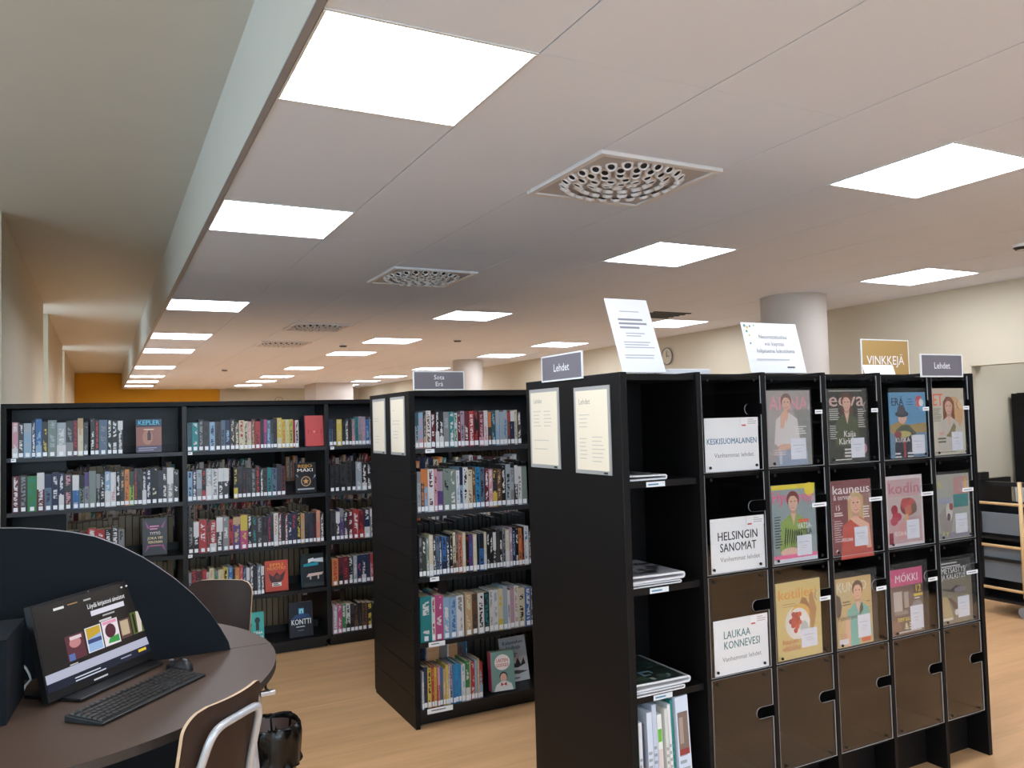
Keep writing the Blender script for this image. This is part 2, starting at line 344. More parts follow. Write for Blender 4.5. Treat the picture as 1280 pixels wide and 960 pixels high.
for a, b in ((-3.2, -1.0), (-.4, 1.8), (2.4, 4.6)):
    struct(MB().box(-3.4, yy, 0, -3.2, a, ZH).build('wall_left_bay', m_wall)); yy = b
    struct(MB().box(-3.4, a, 0, -3.2, b, .8).build('wall_left_bay_sill', m_wall)); struct(MB().box(-3.4, a, 2.85, -3.2, b, ZH).build('wall_left_bay_head', m_wall))
    n += 1; w = struct(MB().box(-3.32, a+.05, .85, -3.31, b-.05, 2.8).build('window_%d' % n, m_glass)); f = MB()
    for q in ((a, .8, a+.05, 2.85), (b-.05, .8, b, 2.85), (a+.05, .8, b-.05, .85), (a+.05, 2.8, b-.05, 2.85), ((a+b)/2-.025, .85, (a+b)/2+.025, 2.8)): f.box(-3.35, q[0], q[1], -3.28, q[2], q[3])
    f.build('window_frame', m_trimw, w)
struct(MB().box(-3.4, yy, 0, -3.2, 6.05, ZH).build('wall_left_bay', m_wall))
# round columns
for (x, y, r, lb) in ((5.40, 5.06, .275, 'round white column rising behind the magazine cabinet'), (5.42, 12.1, .25, 'round white column far behind the Sota Erä sign')):
    t = thing('column', lb, 'column', (x, y, 0))
    MB().lathe([(r, 0), (r, ZC)], n=48).build('shaft', m_pillar, t, smooth=True)
    MB().lathe([(r+.008, 0), (r+.008, .08), (r, .085)], n=48).build('base_ring', mat('grey skirting', (120, 118, 116), .5), t, smooth=True)

def wall_clock(lb, loc, rz):
    t = thing('wall_clock', lb, 'clock', loc, rz)
    MB().add([(.10*math.cos(2*PI*k/32), -.02, .10*math.sin(2*PI*k/32)) for k in range(32)], [tuple(range(32))]).build('face', m_wall, t)
    MB().tube([(.105*math.cos(2*PI*k/32), -.02, .105*math.sin(2*PI*k/32)) for k in range(32)], .007, 8, closed=True).build('rim', mat('grey clock rim', (120, 118, 115), .4), t)
    MB().box(-.003, -.026, -.01, .003, -.022, .07).box(-.01, -.026, -.003, .05, -.022, .003).build('hands', m_blackm, t)
wall_clock('round wall clock high on right wall behind the tall notice', (XR, 8.15, 2.31), -PI/2)
wall_clock('small round clock on far white wall above long bookcase', (4.25, YF-.06, 2.23), 0)

# ------------------------------------------------------------------ bookcases
BC = {}
def bookcase(name, label, xs, yf, depth, ztop, rows, end_boards=False, full_back=False):
    t = thing(name, label, 'bookcase', (0, 0, 0)); x0, x1 = xs[0], xs[-1]; yb = yf+depth; ym = (yf+yb)/2
    for s, x in ((0, x0), (1, x1)):
        a, b = (x-.03, x) if not s else (x, x+.03)
        if end_boards:
            nb = 12; h = (ztop-.02)/nb
            for i in range(nb): MB().box(a, yf, .02+i*h, b, yb, .02+(i+1)*h-.0025).build('end_board', m_black, t)
            MB().box(a+.004, yf+.004, .0, b-.004, yb-.004, ztop-.01).build('end_core', m_black, t)
        else: MB().box(a, yf, 0, b, yb, ztop).build('end_panel', m_black, t, bevel=.002)
    MB().box(x0, yf, ztop-.03, x1, yb, ztop).build('top_board', m_black, t, bevel=.002)
    for x in xs[1:-1]:
        MB().box(x-.014, yf+.02, 0.06, x+.014, yb-.02, ztop-.03).build('upright', m_blackm, t)
    for i in range(len(xs)-1):
        a, b = xs[i]+.014*(i > 0), xs[i+1]-.014*(i < len(xs)-2)
        for j, z in enumerate(rows):
            sh = MB().box(a, yf+.004, z-.024, b, ym-.02, z).build('shelf', m_greysh if j < 2 else m_blackm, t)
            MB().box(a, ym-.03, z, b, ym-.02, z+.05).build('back_stop', m_blackm, sh)
            sh = MB().box(a, ym+.02, z-.024, b, yb-.004, z).build('shelf', m_blackm, t)
        MB().box(a, ym-.012, rows[0]-.024, b, ym-.004, ztop-.03).build('back_panel', m_greysh, t)
        if full_back: MB().box(a, ym-.012, .08, b, ym-.004, rows[0]-.024).build('back_panel', m_blackm, t)  # solid black back added to keep the gaps through the case dark
        MB().box(a, yf+.06, .0, b, yb-.06, rows[-1]-.024).build('plinth', m_blackm, t)
    return t
LX = [-.50, .485, 1.418, 2.36, 3.30]; LROW = [1.40, 1.075, .735, .42, .085]
SX = [1.435, 2.37, 3.30]; SROW = [1.415, 1.085, .755, .425, .09]
left = bookcase('bookcase', 'long black double-sided bookcase in front of the left wall', LX, 5.613, .66, 1.727, LROW)
MB().box(-.5, 5.94, .08, -.20, 5.948, 1.376).build('back_panel', m_blackm, left); MB().box(-.5, 6.0, .08, -.492, 6.26, 1.37).build('side_panel', m_blackm, left)
sota = bookcase('bookcase', 'black bookcase with the Sota Erä sign on top', SX, 3.885, .67, 1.715, SROW, True)
far = bookcase('bookcase', 'black bookcase glimpsed through the gaps behind the long bookcase', [-.52, .45, 1.4, 2.35, 3.3, 4.25], 7.05, .66, 1.70, LROW, full_back=True)

# ---- books
CC = dict(k=(34, 32, 36), d=(62, 60, 64), g=(140, 142, 146), s=(168, 178, 188), w=(226, 222, 222), c=(222, 208, 172), b=(52, 110, 180), n=(38, 48, 86), l=(140, 178, 212),
          t=(30, 140, 145), T=(42, 88, 96), e=(56, 140, 78), y=(226, 196, 66), Y=(160, 196, 60), o=(226, 128, 60), r=(196, 52, 56), m=(110, 36, 50), p=(222, 150, 165), M=(206, 70, 130), u=(92, 64, 130), U=(58, 44, 74),
          h=(112, 78, 58), x=(206, 166, 120), G=(128, 146, 136), L=(90, 112, 138), f=(64, 74, 64), v=(178, 150, 172), S=(226, 130, 108), A=(30, 146, 206))
CC = {k: tuple(int((.82*c+.18*sum(v)/3)*.90) for c in v) for k, v in CC.items()}
CN = dict(k='black', d='charcoal', g='grey', s='silvery blue', w='white', c='cream', b='blue', n='navy', l='light blue', t='teal', T='dark teal', e='green', y='yellow', Y='lime', o='orange', r='red', m='maroon', p='pale pink', M='pink', u='purple', U='dark purple',
          h='brown', x='tan', G='grey green', L='slate blue', f='dark green', v='mauve', S='salmon', A='bright blue')
def book_mat():
    m = bpy.data.materials.new('book cover'); m.use_nodes = True; nt = m.node_tree; b = nt.nodes['Principled BSDF']; L = nt.links.new
    a = nt.nodes.new('ShaderNodeAttribute'); a.attribute_name = 'col'; k = nt.nodes.new('ShaderNodeAttribute'); k.attribute_name = 'ink'
    uv = nt.nodes.new('ShaderNodeUVMap'); uv.uv_map = 'spine'
    mp = nt.nodes.new('ShaderNodeMapping'); mp.inputs['Scale'].default_value = (1.6, 16, 1); L(uv.outputs[0], mp.inputs[0])
    oi = nt.nodes.new('ShaderNodeObjectInfo'); cb = nt.nodes.new('ShaderNodeVectorMath'); cb.operation = 'MULTIPLY_ADD'; cb.inputs[1].default_value = (90, 90, 90)
    L(oi.outputs['Random'], cb.inputs[0]); L(mp.outputs[0], cb.inputs[2])
    n = nt.nodes.new('ShaderNodeTexNoise'); n.inputs['Scale'].default_value = 1.3; n.inputs['Detail'].default_value = 2; L(cb.outputs[0], n.inputs[0])
    # broad blocks decide where the title sits
    mp2 = nt.nodes.new('ShaderNodeMapping'); mp2.inputs['Scale'].default_value = (.3, 1.8, 1); L(uv.outputs[0], mp2.inputs[0])
    cb2 = nt.nodes.new('ShaderNodeVectorMath'); cb2.operation = 'MULTIPLY_ADD'; cb2.inputs[1].default_value = (37, 57, 37); L(oi.outputs['Random'], cb2.inputs[0]); L(mp2.outputs[0], cb2.inputs[2])
    n2 = nt.nodes.new('ShaderNodeTexNoise'); n2.inputs['Scale'].default_value = 2.2; n2.inputs['Detail'].default_value = 0; L(cb2.outputs[0], n2.inputs[0])
    sp = nt.nodes.new('ShaderNodeSeparateXYZ'); L(uv.outputs[0], sp.inputs[0])
    def mth(op, x, y=None, z=None):
        q = nt.nodes.new('ShaderNodeMath'); q.operation = op
        for i, vv in enumerate((x, y, z)):
            if vv is None: continue
            if isinstance(vv, (int, float)): q.inputs[i].default_value = vv
            else: L(vv, q.inputs[i])
        return q.outputs[0]
    band = mth('LESS_THAN', mth('ABSOLUTE', mth('SUBTRACT', sp.outputs[0], .5)), .27)
    mask = mth('MULTIPLY', mth('MULTIPLY', band, mth('GREATER_THAN', n.outputs[0], .47)), mth('GREATER_THAN', n2.outputs[0], .44))
    mask = mth('MULTIPLY', mask, mth('LESS_THAN', mth('ABSOLUTE', mth('SUBTRACT', sp.outputs[1], .56)), .40))
    mx = nt.nodes.new('ShaderNodeMix'); mx.data_type = 'RGBA'; L(mask, mx.inputs[0]); L(a.outputs['Color'], mx.inputs[6]); L(k.outputs['Color'], mx.inputs[7])
    L(mx.outputs[2], b.inputs['Base Color']); b.inputs['Roughness'].default_value = .38
    return m
m_book = book_mat()
class Books:
    def __init__(s): s.v = []; s.f = []; s.c = []; s.i = []; s.uv = []
    def box(s, M, x0, y0, z0, x1, y1, z1, c, ink, spine=False):
        o = len(s.v)
        for p in ((x0, y0, z0), (x1, y0, z0), (x1, y1, z0), (x0, y1, z0), (x0, y0, z1), (x1, y0, z1), (x1, y1, z1), (x0, y1, z1)): s.v.append(tuple(M @ Vector(p)) if M else p)
        for j, f in enumerate([(0, 3, 2, 1), (4, 5, 6, 7), (0, 1, 5, 4), (1, 2, 6, 5), (2, 3, 7, 6), (3, 0, 4, 7)]):
            s.f.append([o+q for q in f]); s.c += [*c, 1]*4; s.i += [*ink, 1]*4
            s.uv += [0, 0, 1, 0, 1, 1, 0, 1] if (spine and j == 2) else [-9, -9]*4
    def book(s, w, h, d, c, ink, label=True, M=None, alt=None, rear=False, page=(200, 184, 152)):
        c = lin(c); ink = lin(ink); pg = lin(page); t = .0018; a = w/2
        s.box(M, -a, 0, 0, a, .003, h, c, ink, True)
        s.box(M, -a, .003, 0, -a+t, d, h, c, ink); s.box(M, a-t, .003, 0, a, d, h, c, ink)
        s.box(M, -a+t, .003, .003, a-t, d-.004, h-.003, pg, pg)
        if alt: s.box(M, -a, -.0005, h*alt[0], a, 0, h*alt[1], lin(alt[2]), ink, True)
        if label: s.box(M, -min(a*.82, .011), -.0009, .006, min(a*.82, .011), -.0005, .030, lin((232, 232, 235)), lin((232, 232, 235)))
    def mesh(s, name):
        me = bpy.data.meshes.new(name); me.from_pydata(s.v, [], s.f); me.materials.append(m_book)
        for nm, d in (('col', s.c), ('ink', s.i)):
            at = me.color_attributes.new(nm, 'FLOAT_COLOR', 'CORNER'); at.data.foreach_set('color', d)
        uv = me.uv_layers.new(name='spine'); uv.data.foreach_set('uv', s.uv); me.update(); return me
ALLB = []
def row(where, tok, x0, x1, yf, z, hm, dist):
    """tok: 'base ink width' triples; '_' is a gap; widths are relative and stretched to x0..x1"""
    T = tok.split(); tot = sum(float(q[2:]) for q in T); x = x0; n = 0
    for q in T:
        w = float(q[2:])*(x1-x0)/tot
        if q[0] != '_':
            n += 1; h = hm*R.uniform(.93, 1.05); alt = None
            if R.random() < .3: alt = (R.uniform(.5, .8), 1, CC[q[1]]) if R.random() < .5 else (.0, R.uniform(.25, .45), CC[q[1]])
            ALLB.append(dict(where=where, n=n, x=x+w/2, w=w-.0009, h=h, d=R.uniform(.125, .15), y=yf+R.uniform(.004, .012), z=z+.0005, c=q[0], i=q[1], alt=alt, score=w*h/dist**2))
        x += w
LS = ['top shelf', 'second shelf', 'third shelf', 'fourth shelf', 'bottom shelf']
YL, YS = 5.62, 3.892
def L(r, bay, tok, x0, x1, hm): row('%s, %s bay of long bookcase' % (LS[r], bay), tok, x0, x1, YL, LROW[r], hm, 5.9 if bay == 'left' else 6)
def S(r, tok, x0, x1, hm): row('%s of Sota Erä bookcase' % LS[r], tok, x0, x1, YS, SROW[r], hm, 4.4)
L(0, 'left', 'pw38 dw36 ls50 nw26 bl42 dy38 Gs58 sw62 dg48 mr30 cx38 dg34 __14 dw30 kr30 Lg58 kw30 kw42 dw36', -.473, .123, .222)
L(1, 'left', 'mw46 dg52 et62 mw50 Ln48 nw46 nw36 dp56 bw46 Gk36 gu30 Gg50 kg30 kw30 lw42 wp38 kw30 dx30 oh34 Yf34 dr26 dk34 kw30 nw34 kc50 dn34 dw34 gw48 dw40', -.473, .448, .222)
L(2, 'left', 'kw30 dw30 kw26 nw30 kw30 dw26 kw30 kw26 dw30 kw30 mr40 rw44 rw42 kw36 dw36 gd30', -.43, .128, .205)
L(0, 'middle', 'Tn30 tw42 dg34 dk38 ln36 dk40 Ln28 nl34 dc30 dc28 cr36 cd24 pc26 hx24 rm36 Uk24 uM20 Ll30 Ld16 kd28 yc34 yo26 cy26 ye26 rm18 wk24', .502, 1.222, .20)
L(0, 'right', 'Ln24 kd24 yc34 kd20 dw24 kd20 gp22 tT22 vg24 vp24 bl26 gw18 kd18', 1.435, 1.77, .195)
L(1, 'middle', 'ln30 nw26 sg34 kr26 sw40 wg38 dw36 dw36 __30 ky28 dk30 km26 dk34 dg30 kr30 kw22 dk28 tk30 Ln34 dn32 mk30', .502, 1.128, .205)
L(1, 'right', 'kd26 kd36 dk34 dk34 kd24 sw38 kw30 kw30 kw30 kd20', 1.435, 1.80, .20)
L(2, 'middle', 'kg36 kw36 rw52 dr20 rw44 dw44 gw40 rk30 ux50 My50 kw30 dt34 dg40 kd36 nr24 kd20 wx32 mw24 kd24 mw22 nw30 nr34 ky30 xo30 kd30 nd32 mk24 Sx30 kw26', .501, 1.386, .215)
L(2, 'right', 'dk30 dw24 ug24 dw26 mw28 rw36 mr34 nw34 gw36 kd30', 1.435, 1.80, .21)
L(3, 'middle', 'kg20 mr38 mk40 mr30 wg20 cx34 Ge32 cx34 yk36 bl34 nk18 oy34 rp26 nl24 bw26 nw30 kd26 Lw28 kw26', .502, .978, .20)
L(3, 'right', 'or40 mk34 mr34 kw34 sw26 nM32 nw30 nd30 pr28 oy24 kd24', 1.44, 1.80, .20)
L(4, 'right', 'vw40 Mw36 ew36 wk36 kd34 kh32 kd36 hk40 ky50 kd44 kw30', 1.44, 1.79, .19)
S(0, 'sT34 lp46 kx24 wh50 mw40 kw36 kw40 gs56 tw50 we34 mw30 vn38 mw44 rw50 kr50 mp50 wp44 do32 Tl44 ls40 sl44 sA44 hr26 nw44 cg32 dw40', 1.44, 2.06, .188)
S(1, 'sg36 do34 lo36 wm60 pm30 uv56 Gk66 Gw64 wl34 ln36 wk50 ch46 hx34 Ak44 Lk46 mw40 pw44 dy48 hx48 kw44 sk50 sg40 dw36 wG44 Gg56', 1.445, 2.085, .215)
S(2, 'dg34 fw34 Gw26 cw40 dw28 Ln34 nw24 bn44 dw30 kw30 ch26 hg30 Sh40 cw30 kr34 ub40 cw36 kd26 bk46 cw32 kw30 kw34 dw32 df34 kw34 gn30 cw40 vw30 nl30 kw34 oh36 kr26 wA50 kw20', 1.447, 2.10, .205)
S(3, 'tw112 wr34 Mw80 lw66 lb64 wg74 __14 xc70 hd60 wk64 kt58 ws44 ws50 cy50 ls46 wg30 vp46 wx46 ck70 bw60 hw40', 1.447, 2.11, .222)
S(4, 'ws22 nk44 yk44 ro30 yo30 rp30 Lb36 xc30 yc30 vw20 vd30 Ab30 Ab40 Ab30 wl44 ew50 cx16 rw44 ls30 xc24 rl40', 1.447, 1.79, .20)
ALLB.sort(key=lambda b: -b['score'])
rest = Books(); NIND = 286
for j, b in enumerate(ALLB):
    ink = CC[b['i']]
    if j < NIND:
        B = Books(); B.book(b['w'], b['h'], b['d'], CC[b['c']], ink, True, None, b['alt'])
        o = link('book', B.mesh('book'), None, (b['x'], b['y'], b['z']))
        tag(o, '%s book, %s from left on %s' % (CN[b['c']], ordn(b['n']), b['where']), 'book', 'books on ' + b['where'])
    else: rest.book(b['w'], b['h'], b['d'], CC[b['c']], ink, True, Matrix.Translation((b['x'], b['y'], b['z'])), b['alt'])
# books whose spines face the other aisle: fore-edges toward us; and those of cases farther away
def rear_row(x0, x1, yspine, z, hm, page):
    x = x0
    while x < x1-.02:
        w = R.uniform(.024, .046); c = R.choice('kdnmhkdLgf')
        if R.random() > .04:
            rest.book(w-.002, hm*R.uniform(.9, 1.06), .15, CC[c], CC['w'], False, Matrix.Translation((x+w/2, yspine, z+.001)) @ Matrix.Rotation(PI, 4, 'Z'), page=page)
        x += w
pg = (172, 148, 116)
for r, spans in {1: [(-.22, .46), (1.95, 3.2)], 2: [(-.2, .46), (.62, 1.40), (1.6, 3.2)], 3: [(-.1, .46), (.51, 1.40), (1.62, 3.2)], 4: [(.0, .46), (.93, 1.33), (1.66, 3.2)]}.items():
    for a, b in spans: rear_row(a, b, 5.613+.65, LROW[r], .225, pg)
for r, spans in {1: [(1.72, 2.34)], 2: [(1.47, 2.34)], 3: [(1.80, 2.34)], 4: [(1.92, 2.34)]}.items():
    for a, b in spans: rear_row(a, b, 3.885+.66, SROW[r], .22, (120, 116, 112))  # page colour darkened to paint in the dimness of these back rows
def spine_row(x0, x1, y, z, hm):
    x = x0
    while x < x1-.03:
        w = R.uniform(.018, .042); c = R.choice('kkdnmrhgswcoltux')
        rest.book(w-.001, hm*R.uniform(.88, 1.08), .14, CC[c], CC[R.choice('wcwk')], False, Matrix.Translation((x+w/2, y, z+.001))); x += w
for r in range(5):
    for a, b in ((1.83, 2.34), (2.40, 3.2)): spine_row(a, b, YL, LROW[r], .2)
    for a, b in ((-.51, .43), (.47, 1.38), (1.42, 2.33), (2.37, 3.28), (3.32, 4.2)): spine_row(a, a+(b-a)*R.uniform(.7, 1), 7.06, LROW[r], .2)

# face-out display books
def cover_book(label, x, y, z, w, h, d, base, items, rz=0, tilt=-.10, spine=None):
    B = Books(); t = bpy.data.objects.new('book', None)
    mb = MB(); c = lin(base); sp = lin(spine or base); pgc = lin((205, 192, 165))
    mb.box(0, 0, 0, w, .002, h, 0, c); mb.box(0, d-.002, 0, w, d, h, 0, c); mb.box(0, .002, 0, .003, d-.002, h, 0, sp); mb.box(.003, .002, .003, w-.003, d-.002, h-.003, 0, pgc)
    o = mb.build('book', m_gloss, None, (x, y, z+d*math.sin(-tilt)+.0005)); o.rotation_euler = (tilt, 0, rz)
    tag(o, label, 'book', 'face-out display books')
    art(items, w, h).build('cover_print', m_gloss, o); return o
dk = (34, 32, 38)
cover_book('face-out thriller with blue KEPLER title on top shelf', .20, 5.66, 1.4015, .150, .215, .03, (70, 48, 52),
  [('r', 0, .78, 1, 1, (38, 60, 84)), ('t', 'KEPLER', .5, .83, .19, (70, 190, 220), {'fit': .86}), ('r', 0, .2, 1, .76, (140, 92, 82)), ('e', .45, .45, .2, .22, (170, 118, 100)), ('r', .44, .36, .58, .58, (70, 48, 50)), ('e', .51, .61, .05, .04, (70, 48, 50)), ('l', .3, .72, .7, 1, .1, .03, (215, 190, 160)), ('r', 0, 0, 1, .2, (80, 70, 92)), ('l', .1, .9, .14, 2, .06, .025, (160, 150, 170))], tilt=-.12)
cover_book('plain salmon red face-out book beside a blue spine, top shelf', 1.275, 5.66, 1.4015, .138, .215, .03, (206, 84, 84),
  [('e', .47, .47, .05, .035, (225, 160, 130)), ('r', .15, .4, .2, .55, (180, 62, 66)), ('r', .8, .4, .85, .55, (180, 62, 66)), ('r', .3, .42, .34, .52, (180, 62, 66)), ('r', .6, .42, .64, .52, (180, 62, 66)), ('r', .0, 0, .03, 1, (176, 62, 66))], spine=(36, 92, 150))
cover_book('dark face-out book titled REIJO MÄKI with star emblem', 1.205, 5.66, 1.0765, .142, .21, .035, dk,
  [('t', 'REIJO', .48, .84, .14, (222, 160, 66), {'fit': .72}), ('t', 'MÄKI', .48, .70, .15, (238, 232, 228), {'fit': .8}), ('e', .5, .38, .24, .17, (196, 160, 110)), ('e', .5, .38, .20, .14, (52, 50, 54)), ('p', [(.5+.15*(1 if i % 2 == 0 else .45)*math.cos(PI/2+i*PI/5), .38+.105*(1 if i % 2 == 0 else .45)*math.sin(PI/2+i*PI/5)) for i in range(10)], (214, 160, 96)), ('p', [(.0, .62), (.15, .5), (.1, .6)], (150, 160, 170)), ('p', [(1, .55), (.85, .45), (.95, .6)], (150, 160, 170)), ('r', .08, .10, .9, .15, (170, 172, 175))])
cover_book('dark face-out book with magenta frame and pale yellow title', .235, 5.70, .7365, .145, .235, .03, (38, 32, 36),
  [('p', [(.1, .95), (.3, .75), (.2, .72)], (150, 60, 120)), ('p', [(.95, .95), (.75, .75), (.85, .72)], (150, 60, 120)), ('p', [(.1, .08), (.3, .25), (.2, .28)], (150, 60, 120)), ('p', [(.95, .08), (.75, .25), (.85, .28)], (150, 60, 120)),
   ('t', 'TYTTÖ', .52, .55, .11, (236, 216, 200), {'fit': .44}), ('t', 'JOKA VEI', .52, .43, .10, (234, 208, 150), {'fit': .62}), ('t', 'VERONAN', .52, .32, .10, (234, 208, 150), {'fit': .6}), ('l', .3, .75, .8, 2, .07, .035, (215, 130, 170)), ('r', .3, .24, .75, .27, (190, 90, 130))])
cover_book('orange red face-out book titled EPPU NUOTIO, fourth shelf', .99, 5.66, .4215, .155, .205, .028, (198, 72, 52),
  [('t', 'EPPU', .5, .82, .13, (240, 160, 50), {'fit': .6}), ('t', 'NUOTIO', .5, .70, .14, (240, 160, 50), {'fit': .8}), ('p', [(.15, .6), (.35, .48), (.5, .62), (.65, .5), (.9, .66), (.78, .36), (.6, .26), (.3, .24), (.2, .4)], (72, 38, 40)), ('e', .55, .45, .12, .07, (120, 50, 46)), ('r', .3, .16, .7, .28, (236, 230, 226)), ('l', .34, .66, .26, 2, .05, .03, (60, 40, 40))])
cover_book('dark face-out book with white and teal lettering blocks, fourth shelf', 1.24, 5.67, .4215, .155, .225, .03, (36, 40, 44),
  [('p', [(.3, .72), (.55, .78), (.55, .88), (.3, .84)], (230, 230, 230)), ('p', [(.5, .76), (.98, .72), (.98, .86), (.5, .84)], (222, 224, 226)), ('p', [(.08, .62), (.75, .64), (.75, .74), (.1, .70)], (40, 150, 165)), ('p', [(.2, .3), (.9, .34), (.98, .42), (.3, .40)], (220, 190, 180)), ('r', .35, .22, .42, .32, (200, 180, 175)), ('r', .7, .22, .77, .33, (200, 180, 175)), ('r', .1, .0, 1, .12, (56, 60, 60))], spine=(40, 130, 145))
cover_book('teal face-out book with black silhouettes, peeking past the far chair', .845, 5.66, .0865, .135, .205, .03, (64, 170, 160),
  [('e', .3, .62, .10, .09, (30, 40, 42)), ('r', .24, .38, .36, .6, (30, 40, 42)), ('e', .68, .74, .13, .10, (30, 40, 42)), ('r', .6, .42, .76, .7, (30, 40, 42)), ('t', 'KRISTINA', .5, .3, .12, (240, 240, 236), {'fit': .86}), ('t', 'OHLSSON', .5, .16, .13, (240, 240, 236), {'fit': .9}), ('r', 0, 0, 1, .1, (30, 40, 42))])
cover_book('dark blue face-out book titled KONTTI on the bottom shelf', 1.15, 5.66, .0865, .16, .235, .045, (32, 34, 44),
  [('p', [(.08, .52), (.92, .55), (.8, .64), (.5, .66), (.25, .63)], (46, 74, 120)), ('r', .4, .66, .62, .82, (90, 170, 205)), ('r', .44, .69, .58, .79, (170, 225, 235)), ('r', .49, .68, .53, .76, (30, 60, 80)), ('t', 'KONTTI', .5, .36, .22, (238, 240, 244), {'fit': .86}), ('l', .28, .78, .31, 1, .05, .03, (190, 195, 200)), ('l', .35, .65, .2, 1, .05, .02, (120, 125, 130))])
cover_book('grey green face-out book with white speech bubble and red title', 1.855, 3.93, .0915, .135, .205, .05, (122, 158, 152),
  [('e', .5, .72, .33, .20, (238, 230, 226)), ('t', 'LASTEN', .5, .73, .12, (200, 50, 58), {'fit': .5}), ('t', 'GOOGLE', .5, .61, .12, (200, 50, 58), {'fit': .54}), ('e', .52, .36, .17, .12, (60, 50, 50)), ('e', .52, .33, .14, .11, (226, 180, 165)), ('p', [(.1, .0), (.2, .16), (.4, .24), (.64, .24), (.85, .16), (.92, 0)], (232, 232, 230)), ('p', [(.4, .22), (.52, .16), (.64, .22), (.64, .12), (.52, .16), (.4, .12)], (190, 50, 60)), ('r', 0, 0, .02, 1, (200, 60, 90))], rz=-.12, spine=(196, 60, 100))
cover_book('white blue face-out book Kalamiehen kaskuja with fish drawings', 1.975, 4.02, .0915, .165, .24, .012, (214, 224, 238),
  [('r', 0, 0, 1, .55, (232, 232, 234)), ('t', 'Kalamiehen', .5, .84, .11, (60, 80, 140), {'fit': .8}), ('t', 'kaskuja', .5, .72, .12, (60, 80, 140), {'fit': .56}), ('p', [(.3, .4), (.4, .5), (.5, .38), (.62, .52), (.72, .36), (.85, .5), (.9, .36), (.6, .3), (.4, .32)], (60, 60, 66)), ('p', [(.1, .2), (.5, .25), (.98, .2), (.6, .16)], (90, 88, 86)), ('l', .4, .65, .62, 2, .05, .02, (110, 110, 120)), ('r', .4, .06, .62, .09, (130, 130, 140))], rz=.05, tilt=-.22)
# two thin tall picture books standing between the bottom shelf books
for (x, c, lb, h) in ((1.535, (90, 130, 180), 'tall thin blue picture book rising at back of Sota Erä bottom shelf', .285), (1.66, (226, 226, 230), 'tall thin white picture book rising behind bright blue books', .265), (1.77, (40, 130, 180), 'tall thin blue picture book with purple face, rising over books', .285)):
    B = Books(); B.book(.008, h, .12, c, CC['w'], False); o = link('book', B.mesh('book'), None, (x, 4.06, .0915)); tag(o, lb, 'book', 'tall picture books')
    if 'purple' in lb: art([('e', .4, .62, .25, .16, (96, 50, 100)), ('e', .45, .5, .16, .12, (170, 120, 150))], .115, h).build('cover_print', m_gloss, o, (-.0045, .118, 0), rz=-PI/2)
tag(link('books_in_other_rows', rest.mesh('books_in_other_rows')), 'remaining small books in the back rows of the bookcases', 'books', kind='stuff')

# shelf labels and the orange/pink odds between books
def shelf_label(par, x, y, z, w=.03, h=.02, n=1):
    mb = MB().box(x, y-.002, z, x+w, y, z+h, 0, lin((236, 236, 238)))
    art([('l', .15, .85, .7, n, .35, .22, (120, 122, 126))], w, h, mb=None).build('shelf_label_print', m_print, mb.build('shelf_label', m_print, par), (x, y-.0021, z))
for x, z in ((-.478, 1.378), (.505, 1.378), (1.44, 1.376), (1.75, 1.052), (.50, .712)): shelf_label(left, x, 5.617, z, .026, .02)
for x, z, w, h in ((1.49, 1.391, .05, .02), (1.50, .731, .05, .022), (1.485, .400, .09, .024), (1.47, .066, .14, .026)): shelf_label(sota, x, 3.889, z, w, h)

# ------------------------------------------------------------------ signs and notices
m_sgrey = mat('grey sign board', (112, 108, 116), .45); m_sgold = mat('gold sign board', (176, 142, 84), .5); m_alu = mat('brushed aluminium frame', (176, 174, 172), .4, .3)
def topic_sign(name, label, w, h, loc, rz, lines, board, size=.36):
    t = thing(name, label, 'sign', loc, rz)
    MB().box(0, 0, 0, w, .004, h).build('board', board, t)
    f = .006; MB().box(-f, -.001, h, w+f, .005, h+f).box(-f, -.001, 0, 0, .005, h).box(w, -.001, 0, w+f, .005, h).box(-f, -.001, -f, w+f, .005, 0).build('frame', m_trimw, t)
    n = len(lines); art([('t', s, .5, .5+((n-1)/2-i)*.40-size*.34, size, (242, 240, 242), {'b': 0}) for i, s in enumerate(lines)], w, h).build('lettering', m_print, t)
topic_sign('topic_sign', 'grey sign reading Sota Erä on top of bookcase', .275, .088, (1.436, 3.883, 1.722), 0, ['Sota', 'Erä'], m_sgrey, .38)
topic_sign('topic_sign', 'grey Lehdet sign on the end of the magazine cabinet', .295, .092, (1.584, 2.803, 1.703), -PI/2, ['Lehdet'], m_sgrey, .46)
topic_sign('topic_sign', 'grey Lehdet sign at the right end of the cabinet top', .275, .09, (3.168, 2.262, 1.694), 0, ['Lehdet'], m_sgrey, .44)
topic_sign('topic_sign', 'gold sign reading VINKKEJÄ rising behind the cabinet top', .37, .215, (3.625-.01, 2.925, 1.712), 0, ['VINKKEJÄ'], m_sgold, .32)
vk = [o for o in COL.objects if o.name.startswith('topic_sign') and 'VINKKEJÄ' in o.get('label', '')][0]
MB().tube([(.185, .012, -.004), (.185, .012, -1.705)], .012, 12).build('pole', m_blackm, vk); MB().lathe([(.001, -1.702), (.11, -1.702), (.12, -1.711), (.001, -1.711)], .185, .012, 24).build('foot', m_blackm, vk)
def notice(label, w, h, loc, rz, items, tilt=0, holder=True):
    t = thing('notice', label, 'notice', loc, rz, rot=(tilt, 0, rz))
    if holder: MB().box(-.014, .0, -.014, w+.014, .003, h+.014).build('holder', m_alu, t)
    MB().box(0, -.0012, 0, w, -.0002, h).build('paper', mat('cream notice paper', (230, 216, 194), .6) if holder else m_white, t)
    art(items, w, h, start=11).build('printed_text', m_print, t)
    if holder: MB().box(w*.85, -.0030, -.010, w*.95, -.0005, -.004).build('clip', m_blackm, t)
    return t
gt = (196, 188, 172); ht = (140, 134, 124)
